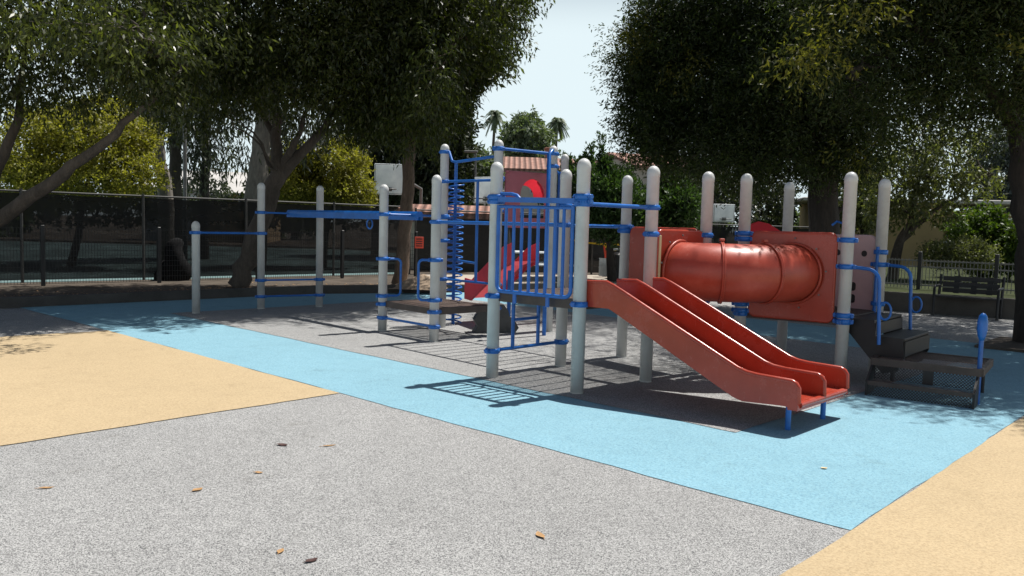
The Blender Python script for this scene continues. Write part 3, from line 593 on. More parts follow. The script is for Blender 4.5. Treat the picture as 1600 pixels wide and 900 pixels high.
MB().box(hF + Vector((2.6, 2.0, 1.3)), (3.6, 4, 2.6), R(-12)).build('wing', M['ochre'], root)
MB().box(hF + Vector((.2, 2.2, 2.98)), (9.4, 5.8, .16), R(-12), b=.03).build('roof', M['pale_roof'], root)
for dx, z, ww, hh in ((-2.4, 1.0, .9, 1.0), (-.8, .9, .9, 1.2), (.5, .8, .6, 1.0), (1.7, 1.95, 1.2, .7), (3.2, 1.95, 1.0, .7)):
    c = hF + Vector((dx, -.25 - dx * .21 if dx < 1.4 else -.35 - dx * .12, z))
    f = MB().box(c, (ww + .14, .1, hh + .14), R(-12), b=.01).build('window', M['white'], root)
    MB().box(c + Vector((-.012, -.06, 0)), (ww, .03, hh), R(-12)).build('pane', M['glass'], f)
bm_ = MB(); bm_.box(hF + Vector((2.5, -.7, 1.35)), (3.4, .9, .12), R(-12), b=.02)
for k in range(14): bm_.box(hF + Vector((1.0 + k * .245, -.8 - k * .052, 1.68)), (.04, .04, .6), R(-12))
bm_.box(hF + Vector((2.5, -1.12, 1.98)), (3.4, .06, .06), R(-12)); bm_.build('balcony', M['pale_roof'], root)

# ------------------------------------------------------------------ fences
def run(a, b, n): return [Vector(a).lerp(Vector(b), i / n) for i in range(n + 1)]
def cloth_fence(label, a, b, n, z0, z1):
    a = Vector((*a, z0)); b = Vector((*b, z0)); root = thing('screened_fence', (a + b) / 2, label, 'fence')
    H_ = z1 - z0
    for p in run(a, b, n): MB().tube([p, p + Vector((0, 0, H_ + .05))], .03, 8).build('post', M['fence_metal'], root)
    MB().tube([a + Vector((0, 0, H_)), b + Vector((0, 0, H_))], .021, 8).build('top_rail', M['fence_metal'], root)
    nn = (b - a).normalized().cross(Vector((0, 0, 1))) * .035
    for i, (p, q) in enumerate(zip(run(a, b, n)[:-1], run(a, b, n)[1:])):
        mb = MB(); k = 8; g = random.Random(i)
        top = [p.lerp(q, j / k) - nn + Vector((0, 0, H_ - .03 - .03 * math.sin(math.pi * j / k) * g.uniform(.3, 1))) for j in range(k + 1)]
        bot = [p.lerp(q, j / k) - nn * g.uniform(.8, 1.6) + Vector((0, 0, .05)) for j in range(k + 1)]
        mb.add(top + bot, [(j, j + 1, k + 2 + j, k + 1 + j) for j in range(k)]); mb.build('screen', M['cloth'], root)
    return root
cloth_fence('long fence with dark windscreen cloth running along the left side', (-13.6, 13.6), (-2.9, 22.9), 6, .12, 1.99)
cloth_fence('short fence with dark windscreen cloth in the centre, behind the decks', (-2.75, 23.0), (5.0, 26.0), 3, .12, 1.92)
cloth_fence('fence with dark windscreen cloth behind the red crawl tunnel', (5.2, 26.05), (10.4, 27.6), 2, .12, 1.75)
a, b = Vector((-12.6, 13.2, .12)), Vector((-2.6, 21.9, .12))
root = thing('mesh_fence', (a + b) / 2, 'low black wire-mesh fence with square posts along the left kerb', 'fence')
P_ = run(a, b, 6)
for p in P_: MB().box(p + Vector((0, 0, .6)), (.07, .07, 1.2), R(44), b=.008).build('post', M['black_iron'], root)
for p, q in zip(P_[:-1], P_[1:]):
    mb = MB(); L = (q - p).length; k = int(L / .055)
    for j in range(1, k): c = p.lerp(q, j / k); mb.box(c + Vector((0, 0, .59)), (.006, .006, 1.1), R(44))
    for z in [.04 + .11 * j for j in range(11)]: mb.bar(p + Vector((0, 0, z)), q + Vector((0, 0, z)), .007, .007)
    mb.build('mesh_panel', M['black_iron'], root)
tag(MB().box(at(655, 379, 21.4), (.23, .012, .3), R(10), b=.004).build('warning_sign', M['orange']), 'small red notice hung on the dark fence beside the brown trunk', 'sign')
sg = bpy.data.objects['warning_sign']
for z in (.09, .03, -.03, -.09):
    MB().box(at(655, 379, 21.4) + Vector((0, -.012, z)), (.16, .006, .022), R(10)).build('text_line', M['black'], sg)
a, b = Vector((6.9, 20.6, .33)), Vector((13.0, 16.0, .33))
root = thing('picket_fence', (a + b) / 2, 'low iron picket fence along the lawn at the right', 'fence')
P_ = run(a, b, 5)
for p in P_: MB().box(p + Vector((0, 0, .42)), (.08, .08, .9), R(-37), b=.01).build('post', M['black_iron'], root)
for z in (.1, .52, .66): MB().bar(a + Vector((0, 0, z)), b + Vector((0, 0, z)), .03, .03).build('rail', M['galv'], root)
mb = MB(); k = 104
for j in range(k): c = a.lerp(b, (j + .5) / k); mb.box(c + Vector((0, 0, .36)), (.013, .013, .68), R(-37))
tag(mb.build('pickets', M['galv'], root), kind='stuff')

# ------------------------------------------------------------------ basketball hoops, lamp post
def hoop(label, c, wd, ht, rz, pole_px=None, Y=None, side=0):
    c = Vector(c); root = thing('basketball_hoop', Vector((c.x, c.y, .12)), label, 'basketball hoop', 'basketball hoops on the court')
    ex = Vector((math.cos(rz), math.sin(rz), 0)); ey = Vector((-ex.y, ex.x, 0))
    bd = MB().box(c, (wd, .05, ht), rz, b=.012).build('backboard', M['board'], root)
    fr = MB(); q = .012
    for a_, b_ in (((-1, -1), (1, -1)), ((1, -1), (1, 1)), ((1, 1), (-1, 1)), ((-1, 1), (-1, -1))):
        fr.bar(c + ex * a_[0] * (wd / 2 - .03) - ey * .03 + Vector((0, 0, a_[1] * (ht / 2 - .03))), c + ex * b_[0] * (wd / 2 - .03) - ey * .03 + Vector((0, 0, b_[1] * (ht / 2 - .03))), q, q)
    fr.build('border', M['galv'], bd)
    rc = c - ey * .28 + Vector((0, 0, -ht * .33))
    MB().tube([rc + ex * .22 * math.cos(t) + ey * .22 * math.sin(t) for t in np.linspace(0, 2 * math.pi, 20)], .014, 6).build('rim', M['galv'], root)
    MB().box(c - ey * .05 + Vector((0, 0, -ht * .33)), (.16, .07, .12), rz, b=.01).build('bracket', M['galv'], root)
    pp = c + ey * 1.0 + ex * side
    MB().tube([Vector((pp.x, pp.y, .12)), Vector((pp.x, pp.y, c.z - .75)), pp + Vector((0, 0, -.25)) - ey * .12, pp + Vector((0, 0, -.03)) - ey * .4 - ex * side * .4, c + ey * .1], .055, 8).build('pole', M['galv'], root)
    return root
hoop('square white backboard above the fence, left of the brown trunk', at(609, 280, 27), 1.0, 1.0, R(8), side=1.05)
hoop('white backboard seen side-on through the spiral climber frame', at(760, 297, 25), .95, .8, R(-38), side=.3)
hoop('small far white backboard behind the red crawl tunnel', at(1131, 333, 32), .84, .70, R(2), side=.0)
lp = gy(743, 30); root = thing('lamp_post', lp, 'thin lamp post with a flat head behind the spiral climber', 'lamp post')
MB().tube([lp, at(743, 236, 30)], .035, 8).build('pole', M['galv'], root)
MB().box(at(736, 237, 30), (.5, .22, .08), 0, b=.02).build('lamp_head', M['galv'], root)
lp = gy(290, 19.5); root = thing('utility_pole', lp, 'thin bare metal pole rising above the left fence', 'pole')
MB().tube([lp, at(288, 150, 19.5)], .045, 8).build('pole', M['galv'], root)

# ------------------------------------------------------------------ things on the terrace
def mound(name, label, cat, c, rx, ry, h, mat, seed):
    g = np.random.default_rng(seed); n = 26; V = []; F = []
    ph = g.random(6) * 6
    for i in range(n):
        for j in range(n):
            x = (i / (n - 1) * 2 - 1); y = (j / (n - 1) * 2 - 1); r = math.hypot(x, y)
            hh = h * max(0, 1 - r ** 1.6) * (1 + .25 * math.sin(4 * x + ph[0]) * math.sin(5 * y + ph[1])) + g.normal() * .012 * (r < .95)
            V.append((c[0] + x * rx, c[1] + y * ry, c[2] + max(hh, -.02) - .01))
    for i in range(n - 1):
        for j in range(n - 1): F.append((i * n + j, (i + 1) * n + j, (i + 1) * n + j + 1, i * n + j + 1))
    o = MB().add(V, F, True).build(name, mat); return tag(o, label, cat)
mound('sand_pile', 'low heap of pale sand and leaves at the foot of the brown-trunked tree', 'sand pile', tuple(gnd(655, 449, .12)), .62, .55, .26, M['sand'], 3)
c = gy(274, 18.4, .12)
mb = MB()
mb.lathe(c, [(.30, 0), (.34, .12), (.30, .32), (.25, .5), (.19, .7), (.16, .85), (.1, .93), (.02, .96)], 12); mb.lathe(c + Vector((-.28, .1, 0)), [(.2, 0), (.22, .15), (.16, .33), (.02, .45)], 10)
for i, v in enumerate(mb.v): mb.v[i] = (v[0] + .05 * math.sin(v[2] * 9 + v[1] * 5), v[1] + .04 * math.sin(v[2] * 7 + v[0] * 6), v[2])
tag(mb.build('covered_object', M['tarp']), 'dark lumpy covered shape behind the low mesh fence at the left', 'covered object')
# delineator with caution tape
c = gnd(951, 432, .124); root = thing('traffic_delineator', c, 'tilted orange delineator post with yellow tape tied round its top', 'delineator')
tp = at(945, 382, c.y)
MB().lathe(c, [(.2, 0), (.2, .03), (.12, .06), (.06, .08)], 12).build('base', M['black'], root)
MB().tube([c + Vector((0, 0, .05)), c.lerp(tp, .93), tp], [.065, .05, .03], 10).build('tube', M['orange'], root)
g = random.Random(4)
pts = [at(880, 372, c.y + .4), at(915, 379, c.y), at(944, 382, c.y - .02)]
mb = MB()
def ribbon(mb, pts, wd):
    for p, q in zip(pts[:-1], pts[1:]): mb.bar(p, q, .012, wd)
ribbon(mb, pts, .05); ribbon(mb, [at(944, 382, c.y - .05), at(955, 379, c.y - .06), at(962, 383, c.y - .05), at(955, 388, c.y - .08), at(944, 383, c.y - .08), at(950, 390, c.y - .06), at(963, 391, c.y - .05)], .035)
ribbon(mb, [at(945, 381, c.y), at(965, 382, c.y + .1), at(992, 386, c.y + .3)], .05)
tag(mb.build('caution_tape', M['yellow']), 'yellow caution tape stretched from the orange delineator', 'caution tape')
c = gy(976, 23.2, .124); root = thing('utility_cart', c, 'dark cart with white handles behind the deck post, right of the orange delineator', 'cart')
MB().box(c + Vector((0, 0, .42)), (.62, .5, .62), .1, b=.05).build('body', M['black'], root)
MB().tube([c + Vector((-.33, -.1, .5)), c + Vector((-.36, -.12, .82)), c + Vector((.36, -.1, .9)), c + Vector((.36, -.1, .55))], .03, 8).build('handle', M['white'], root)
for s_ in (-1, 1): MB().tube([c + Vector((.26 * s_, -.3, .12)), c + Vector((.26 * s_, -.22, .12))], .12, 14).build('wheel', M['black'], root)
c = gy(928, 23.4, .124); root = thing('gate_panel', c, 'pale barred panel leaning at the fence beside the orange delineator', 'panel')
mb = MB()
for j in range(6): mb.box(c + Vector((.18 + j * .09, .05, .3)), (.02, .02, .5))
for z in (.06, .3, .55): mb.box(c + Vector((.405, .05, z)), (.5, .025, .025))
mb.build('bars', M['white'], root); MB().box(c + Vector((.405, .1, .3)), (.48, .02, .46)).build('backing', M['white'], root)
c = gy(845, 21.6, .124); root = thing('picnic_table', c, 'white-topped picnic table beyond the kerb, seen through the blue barrier', 'picnic table')
MB().box(c + Vector((0, 0, .74)), (1.5, .7, .05), .15, b=.015).build('tabletop', M['white'], root)
for s_ in (-1, 1): MB().box(c + Vector((-.09 * s_, .6 * s_, .44)), (1.5, .26, .05), .15, b=.012).build('seat', M['white'], root)
for s_ in (-1, 1):
    q = c + Vector((.52 * s_, .08 * s_, 0)); mb = MB()
    mb.bar(q + Vector((0, -.6, 0)), q + Vector((0, -.2, .72)), .06, .06); mb.bar(q + Vector((0, .6, 0)), q + Vector((0, .2, .72)), .06, .06); mb.bar(q + Vector((0, -.68, .40)), q + Vector((0, .68, .40)), .05, .05); mb.build('leg_frame', M['black'], root)
# bench on the right
b0 = gnd(1457, 493); b1 = gnd(1557, 501); ax = (b1 - b0); ax.z = 0; Lb = ax.length; ax.normalize(); nb = Vector((-ax.y, ax.x, 0))
if nb.y < 0: nb = -nb
c = (b0 + b1) / 2; root = thing('park_bench', c, 'black metal park bench with armrests against the right kerb', 'bench')
def BP(x, y, z): return c + ax * x + nb * y + Vector((0, 0, z * .88))
h = Lb / 2
for k in range(5): MB().bar(BP(-h, .08 + k * .09, .44), BP(h, .08 + k * .09, .44), .07, .03).build('seat_slat', M['black_iron'], root)
for k in range(3): MB().bar(BP(-h + .05, .52 + k * .03, .56 + k * .13), BP(h - .05, .52 + k * .03, .56 + k * .13), .03, .09).build('back_slat', M['black_iron'], root)
for x in (-h, h):
    mb = MB(); mb.tube([BP(x, .02, 0), BP(x, .02, .62), BP(x, .08, .66), BP(x, .5, .66)], .026, 8); mb.build('armrest', M['black_iron'], root)
    MB().tube([BP(x, .5, 0), BP(x, .5, .5), BP(x, .62, .9)], .028, 8).build('leg', M['black_iron'], root)
for x in (-h * .45, h * .1, h * .6): MB().bar(BP(x, .5, .5), BP(x, .60, .88), .1, .03).build('back_strap', M['black_iron'], root)

# ------------------------------------------------------------------ the play structure: one bolted-together thing
PS = thing('play_structure', Vector((.6, 9.0, 0)), 'large play structure of grey posts and blue bars with a red double slide and tunnel', 'play structure')
def V3(p, z=0.): return Vector((p[0], p[1], z))
pt = {'a': (-5.09, 13.12, 1.49), 'b': (-4.32, 14.02, 2.17), 'c': (-3.45, 14.59, 2.17), 'd': (-1.83, 11.54, 2.08), 'e': (-1.01, 10.66, 2.18), 'f': (-1.04, 12.14, 2.72),
      'g': (-.23, 11.33, 2.72), 'h': (.55, 11.97, 2.72), 'i': (.80, 13.3, 2.72), 'A': (-.18, 8.23, 2.18), 'B': (.63, 7.54, 2.18), 'C': (.56, 9.0, 2.18), 'D': (1.38, 8.21, 2.18),
      'E': (1.34, 9.78, 2.18), 'F': (2.07, 8.81, 2.18), 'G': (2.52, 8.95, 2.18), 'H': (3.40, 8.33, 2.18), 'J': (4.13, 9.19, 2.18), 'K': (3.42, 10.24, 2.18)}
PO = {}
RP = .063
# one post mesh per height; the speckled tube ends in a rounded cap with a seam
meshes = {}
for k, (x, y, h_) in pt.items():
    if h_ not in meshes:
        pr = [(RP, -.05), (RP, h_ - .115), (RP + .0025, h_ - .113), (RP + .0025, h_ - .075)] + [((RP + .0025) * math.cos(t), h_ - .075 + (RP + .012) * math.sin(t)) for t in np.linspace(.15, 1.5, 7)]
        p = MB().lathe((x, y, 0), pr, 24)
        o = p.build('post', M['post'], PS); meshes[h_] = (o, x, y)
    else:
        o0, x0, y0 = meshes[h_]; o = o0.copy(); COL.objects.link(o); o.parent = PS; o.location = (x - x0, y - y0, 0)
    o['_o'] = tuple(Vector(PS['_o']) + o.location); PO[k] = o
for k in ('b',): PO[k]['label'] = 'tall grey post at the low end of the overhead trolley beam'
# steel clamp collars: one made, the others copied
clamp0 = None
def clamp(k, z, ang=0.):
    global clamp0
    x, y, _ = pt[k]
    if clamp0 is None:
        mb = MB(); mb.lathe((0, 0, -.026), [(RP + .004, 0), (RP + .013, .003), (RP + .013, .049), (RP + .004, .052)], 20)
        for s_ in (-1, 1):
            mb.box((s_ * (RP + .022), 0, 0), (.03, .05, .046), b=.006)
            for yy in (-.03, .03): mb.tube([(s_ * (RP + .024), yy, 0), (s_ * (RP + .024), yy * 1.25, 0)], .008, 8)
        me = bpy.data.meshes.new('clamp'); me.from_pydata(mb.v, [], mb.f); me.polygons.foreach_set('use_smooth', mb.sm); me.materials.append(M['blue'])
        o = bpy.data.objects.new('clamp', me); clamp0 = o
    else: o = clamp0.copy()
    COL.objects.link(o); o.parent = PO[k]
    o.location = Vector((x, y, z)) - Vector(PO[k]['_o']); o.rotation_euler = (0, 0, ang); o['_o'] = (x, y, z)
    return o
def part(mb, name, mat='blue', parent=None, label=None):
    o = mb.build(name, M[mat], parent or PS)
    if label: o['label'] = label
    return o
def pl(k, z): return Vector((pt[k][0], pt[k][1], z))
def edge(k1, k2, z, inset=RP):
    a, b = pl(k1, z), pl(k2, z); t = (b - a).normalized(); return a + t * inset, b - t * inset
def bar(k1, k2, z, r=.019, z2=None, name='crossbar', off=None):
    a, b = pl(k1, z), pl(k2, z if z2 is None else z2)
    ang = math.atan2(b.y - a.y, b.x - a.x)
    clamp(k1, a.z, ang); clamp(k2, b.z, ang)
    t = (b - a).normalized()
    return part(MB().tube([a + t * (RP + .01), b - t * (RP + .01)], r, 12), name)
# chin-up and turning bars at the left, trolley beam
bar('a', 'b', 1.305); bar('b', 'c', .50, .017); bar('b', 'c', .22, .017); bar('b', 'c', 1.66, .017); bar('d', 'f', 1.66, .017)
s0, s1 = (pl('b', 1.66) + pl('c', 1.66)) / 2, (pl('d', 1.655) + pl('f', 1.655)) / 2
t = (s1 - s0).normalized()
tb = MB(); sd_ = t.cross(Vector((0, 0, 1))).normalized()
sec = [(-.06, -.065), (-.06, .03), (-.035, .06), (.035, .06), (.06, .03), (.06, -.065), (.02, -.065), (.02, -.02), (-.02, -.02), (-.02, -.065)]
e0, e1 = s0 - t * .05, s1 + t * .12; k = len(sec)
tb.add([e0 + sd_ * x + Vector((0, 0, z)) for x, z in sec] + [e1 + sd_ * x + Vector((0, 0, z)) for x, z in sec], [(i, (i + 1) % k, k + (i + 1) % k, k + i) for i in range(k)] + [tuple(range(k - 1, -1, -1)), tuple(range(k, 2 * k))])
beam = part(tb, 'trolley_beam')
c = s0.lerp(s1, .68) + Vector((0, 0, -.14))
part(MB().tube([c + t * .075 * math.cos(a_) + Vector((0, 0, .075 * math.sin(a_))) for a_ in np.linspace(0, 2 * math.pi, 22)], .011, 8), 'trolley_handle', 'blue', beam)
# low deck, high frame
def deck(ks, z, edge_h=.085):
    P = [pl(k, z) for k in ks]; c = sum(P, Vector()) / len(P); Q = [c + (p - c) * (1 - .035) for p in P]
    n = len(Q); up_ = Vector((0, 0, .004))
    d = MB().add([q for q in Q], [tuple(range(n))])
    o = part(d, 'deck', 'deck')
    fr = MB()
    for i in range(n):
        a, b = Q[i], Q[(i + 1) % n]; fr.bar(a + Vector((0, 0, -edge_h / 2 - .003)), b + Vector((0, 0, -edge_h / 2 - .003)), .025, edge_h)
    e1_ = Q[0] - Q[3]
    for f in (.2, .4, .6, .8): fr.bar(Q[0].lerp(Q[1], f) + Vector((0, 0, -.03)), Q[3].lerp(Q[2], f) + Vector((0, 0, -.03)), .02, .05)
    part(fr, 'frame', 'deck_edge', o)
    for k in ks: clamp(k, z - .045, 0.7)
    return o
deck(['d', 'e', 'g', 'f'], .44); deck(['A', 'B', 'D', 'C'], .885, .095); deck(['C', 'D', 'F', 'E'], .87); deck(['G', 'H', 'J', 'K'], .70)
bar('d', 'e', .20, .017)
# D-shaped hand loops at the low deck
for k, zs, dr in (('d', (1.035, .51), Vector((.94, .34, 0))), ('e', (1.075, .55), Vector((-.95, -.31, 0)))):
    zt, zb = zs; p = pl(k, 0); d = dr.normalized(); L = .255 if k == 'd' else .22
    clamp(k, zt, .4); clamp(k, zb, .4)
    pts = [p + d * RP + Vector((0, 0, zt)), p + d * (L - .06) + Vector((0, 0, zt))] + [p + d * (L - .06 + .06 * math.sin(a_)) + Vector((0, 0, zt - .06 + .06 * math.cos(a_))) for a_ in np.linspace(.3, 1.57, 5)]
    pts += [p + d * (L - .06 + .06 * math.cos(a_)) + Vector((0, 0, zb + .06 - .06 * math.sin(a_))) for a_ in np.linspace(0, 1.57, 6)] + [p + d * RP + Vector((0, 0, zb))]
    part(MB().tube(pts, .017, 10), 'hand_loop')
# high frame over the spiral climber
a, b = pl('f', 2.60), pl('g', 2.56); d = (b - a).normalized()
clamp('f', 2.60, -.8); clamp('g', 2.59, -.8)
part(MB().tube([a + d * RP, a + d * .10 + Vector((0, 0, 0)), a + d * .17 + Vector((0, -.02, -.13)), a + d * .25 + Vector((0, 0, -.145)), b - d * .08 + Vector((0, 0, -.07)), b - d * RP + Vector((0, 0, -.05))], .02, 10), 'crossbar')
bar('f', 'g', 2.17, .019); bar('f', 'g', .73, .017)
p = a.lerp(b, .64); part(MB().tube([Vector((p.x, p.y, .73)), Vector((p.x, p.y, 2.17))], .021, 10), 'upright_bar')
sp = Vector((-.90, 12.55, 0)); q = p.copy(); q.z = 1.0
part(MB().tube([Vector((sp.x + .02, sp.y, 1.0)), q], .017, 8), 'crossbar')
sc_ = MB().tube([sp, sp + Vector((0, 0, 2.47))], .026, 12); pole = part(sc_, 'climbing_pole', 'blue', None, 'blue pole wound by a spiral climber')
turns = 23; n_ = turns * 14
part(MB().tube([sp + Vector((.125 * math.cos(2 * math.pi * i / 14), .125 * math.sin(2 * math.pi * i / 14), .03 + 2.12 * i / n_)) for i in range(n_ + 1)], .0125, 6), 'spiral', 'blue', pole)
bar('g', 'h', 2.60, .021); clamp('h', 2.42, .6); clamp('f', 1.64, .3); clamp('f', 1.30, .3); clamp('f', .27, .3)
part(MB().tube([(.47, 11.51, 0), (.47, 11.51, 2.56), (.52, 11.66, 2.62)], .029, 12), 'climbing_pole')
part(MB().tube([(.66, 12.2, .85), (.66, 12.2, 2.32), (.6, 12.05, 2.36)], .024, 12), 'climbing_pole'); part(MB().tube([(.76, 12.25, .85), (.76, 12.25, 2.3), (.66, 12.15, 2.34)], .022, 12), 'climbing_pole')
part(MB().tube([(-.04, 12.2, 0), (-.04, 12.2, .88)], .03, 12), 'support_leg')
# pink entry panel with a scarlet hood
o = pl('g', 0); ex = (pl('h', 0) - o); Lg = ex.length; ex.normalize(); ez = Vector((0, 0, 1)); ny = ez.cross(ex)
ang = np.linspace(0, 2 * math.pi, 48, endpoint=False)
hole = []; outer = []
cx_, cz_, rr = .63, 1.98, .235
for t_ in ang:
    dx, dz = math.cos(t_), math.sin(t_)
    hx, hz = (dx * rr, dz * rr) if dz >= 0 else (dx / max(abs(dx), abs(dz)) * rr, dz / max(abs(dx), abs(dz)) * rr * 1.35)
    hole.append((cx_ + hx, cz_ + hz))
    bx0, bx1, bz0, bz1 = .13 - cx_, .95 - cx_, 1.52 - cz_, 2.29 - cz_
    s_ = min((bx1 / dx if dx > 1e-6 else 9e9), (bx0 / dx if dx < -1e-6 else 9e9), (bz1 / dz if dz > 1e-6 else 9e9), (bz0 / dz if dz < -1e-6 else 9e9))
    outer.append((cx_ + dx * s_, cz_ + dz * s_))
part(MB().plate_hole(o, ex, ez, outer, hole, .03), 'entry_panel', 'pink', None, 'pink square panel with an arched opening')
part(MB().tube([o + ex * .13 + ez * 2.295, o + ex * .95 + ez * 2.295], .019, 8), 'panel_rim', 'pink')
hd = MB(); P = []; F = []; nseg, nl_ = 16, 6
for j in range(nl_):
    f = j / (nl_ - 1); r_ = rr + .012 - .05 * f * f
    for i in range(nseg + 1):
        a_ = math.pi * i / nseg - .05 * (i == 0) + .05 * (i == nseg); sc2 = (1 if j < nl_ - 1 else 1 - .1 * (i % 2))
        P.append(o + ex * (cx_ + r_ * math.cos(a_)) + ez * (cz_ + r_ * math.sin(a_) * (1 - .22 * f) ) + ny * (.02 + .19 * f))
for j in range(nl_ - 1):
    for i in range(nseg): F.append((j * (nseg + 1) + i, j * (nseg + 1) + i + 1, (j + 1) * (nseg + 1) + i + 1, (j + 1) * (nseg + 1) + i))
hd.add(P, F, True); part(hd, 'hood', 'bright_red', None, 'scarlet half-round hood over the entry opening')
for z in (2.2, 1.75): clamp('g', z, .66)
# scarlet chute running down behind the decks
c0, c1 = at(806, 407, 12.5), at(757, 453, 13.0)
d = (c1 - c0); dh = Vector((d.x, d.y, 0)).normalized(); sd_ = Vector((-dh.y, dh.x, 0))
ch = MB(); w2 = .26
prof = [c0 - dh * .22 + ez * .1, c0 + ez * .02, c0.lerp(c1, .5), c1 - ez * .02, c1 + dh * .16 - ez * .0]
for s_ in (-1, 1):
    P = [p + sd_ * s_ * w2 + ez * .19 for p in prof] + [p + sd_ * s_ * w2 - ez * .14 for p in prof]
    P2 = [q + sd_ * s_ * .025 for q in P]; k = len(prof)
    F = [(i, i + 1, k + i + 1, k + i) for i in range(k - 1)]
    F += [tuple(2 * k + j for j in reversed(f)) for f in F]
    F += [(i, 2 * k + i, 2 * k + i + 1, i + 1) for i in range(k - 1)] + [(k + i, k + i + 1, 3 * k + i + 1, 3 * k + i) for i in range(k - 1)]
    F += [(0, k, 3 * k, 2 * k), (k - 1, 3 * k - 1, 4 * k - 1, 2 * k - 1)]
    ch.add(P + P2, F)
P = [p + sd_ * s_ * w2 - ez * .1 for s_ in (-1, 1) for p in prof]; k = len(prof); ch.add(P, [(i, i + 1, k + i + 1, k + i) for i in range(k - 1)])
part(ch, 'chute', 'chute_red', None, 'scarlet chute at the back, mostly hidden by the barrier')
# wavy grey stepping wall
wv = [( -.30, 0), (.30, 0), (.36, .08), (.31, .17), (.22, .25), (.20, .33), (.13, .42), (-.2, .42), (-.28, .36), (-.24, .27), (-.29, .19), (-.24, .1)]
part(MB().plate(Vector((-.26, 11.75, 0)), Vector((.98, .18, 0)).normalized(), ez, wv, .22), 'stepping_wall', 'grey_plastic', None, 'dark grey wavy-edged stepping wall')
# overhead ladder between the low deck and the main deck
z = 1.57
la, lb = pl('e', z), pl('C', z); lc, ld = pl('g', z), pl('E', z)
part(MB().tube([la, lb], .022, 12), 'ladder_rail'); part(MB().tube([lc, ld], .022, 12), 'ladder_rail')
for k in ('e', 'g', 'C', 'E'): clamp(k, z, -.75)
for i in range(11):
    f = .07 + .085 * i; part(MB().tube([la.lerp(lb, f), lc.lerp(ld, f)], .013, 8), 'ladder_rung')
# barrier between posts A and B
a, b = pl('A', 0), pl('B', 0); ex = (b - a).normalized(); ny = ez.cross(ex)
if ny.y > 0: ny = -ny
def Q(s_, z_, o_=.0): return a + ex * s_ + ez * z_ + ny * o_
Lb = (b - a).length
fr = MB(); off = .045
fr.tube([Q(.075, 1.75, off), Q(.075, .965, off)] + [Q(.075 + .07 * (1 - math.cos(t_)), .965 - .07 * math.sin(t_), off) for t_ in np.linspace(.3, 1.57, 5)] + [Q(Lb - .075 - .07 * (1 - math.sin(t_)), .965 - .07 * math.cos(t_), off) for t_ in np.linspace(0, 1.3, 5)] + [Q(Lb - .075, .965, off), Q(Lb - .075, 1.75, off)], .019, 10)
bf = part(fr, 'barrier', 'blue', None, 'blue railing of upright bars with rounded lower corners')
part(MB().bar(Q(RP, 1.805, off * .5), Q(Lb - RP, 1.79, off * .5), .045, .05), 'top_rail', 'blue', bf)
part(MB().tube([Q(.075, 1.735, off), Q(Lb - .075, 1.725, off)], .016, 8), 'rail', 'blue', bf)
for i in range(8):
    s_ = .075 + (Lb - .15) * (i + 1) / 9.; part(MB().tube([Q(s_, .90, off), Q(s_, 1.73, off)], .0165, 10), 'upright', 'blue', bf)
for s_ in (.31, .72): part(MB().box(Q(s_, .845, off), (.04, .02, .12), math.atan2(ex.y, ex.x), b=.004), 'bracket', 'blue', bf)
for k in ('A', 'B'): clamp(k, 1.83, math.atan2(ex.y, ex.x)); clamp(k, 1.785, math.atan2(ex.y, ex.x))
part(MB().tube([Q(RP, 1.86), Q(.2, 1.86), Q(.27, 1.845), Q(.31, 1.81)], .018, 10), 'hand_loop')
# small ladder below the deck edge A-C
bar('A', 'C', .28, .018)
a2, b2 = pl('A', 0), pl('C', 0); e2 = (b2 - a2).normalized()
for s_ in (.29, .68): p = a2 + e2 * s_; part(MB().tube([p + ez * .28, p + ez * .84], .02, 10), 'upright_bar')
part(MB().tube([a2 + e2 * .29 + ez * .575, a2 + e2 * .68 + ez * .575], .016, 10), 'ladder_rung')
# bars over the slide mouth
bar('B', 'D', 1.765, .021); clamp('C', 1.78, .2); clamp('E', 1.52, -.6)

# ---- double slide
P0 = Vector((.70, 7.56, 0)); sl = Vector((1.52, -1.40, 0)).normalized(); wv_ = Vector((.64, .67, 0)).normalized(); WD = .93
top = [(0, 1.05), (.22, 1.06), (.30, 1.03), (.40, .985)] + [(.40 + 1.14 * f, .985 - .53 * f) for f in (.25, .5, .75, 1.)] + [(1.62, .432), (1.72, .422), (2.0, .415), (2.03, .40), (2.05, .37)]
bot = [(2.06, .2), (1.95, .215), (1.60, .195), (1.52, .215), (1.42, .262), (.34, .785), (.26, .82), (.0, .82)]
outl = top + bot
SLD = None
mid = MB()
bed = [(-.06, .885), (.24, .88), (.36, .845), (1.46, .315), (1.58, .268), (1.70, .252), (2.04, .245)]
P = []; F = []
n_ = len(bed)
for s_, zz in bed:
    for wf in (0, 1): P.append(P0 + sl * s_ + wv_ * (WD * wf) + ez * zz)
for s_, zz in bed:
    for wf in (0, 1): P.append(P0 + sl * s_ + wv_ * (WD * wf) + ez * (zz - .035))
for i in range(n_ - 1):
    F.append((2 * i, 2 * i + 1, 2 * i + 3, 2 * i + 2)); F.append((2 * n_ + 2 * i + 2, 2 * n_ + 2 * i + 3, 2 * n_ + 2 * i + 1, 2 * n_ + 2 * i))
F.append((2 * n_ - 2, 2 * n_ - 1, 4 * n_ - 1, 4 * n_ - 2)); F.append((1, 0, 2 * n_, 2 * n_ + 1))
mid.add(P, F)
mid.tube([P0 + sl * 2.05 + wv_ * .03 + ez * .232, P0 + sl * 2.05 + wv_ * (WD - .03) + ez * .232], .026, 10)
mid.bar(P0 + sl * 2.0 + wv_ * .02 + ez * .2, P0 + sl * 2.0 + wv_ * (WD - .02) + ez * .2, .08, .035)
SLD = part(mid, 'slide', 'red', None, 'glossy red double-lane slide')
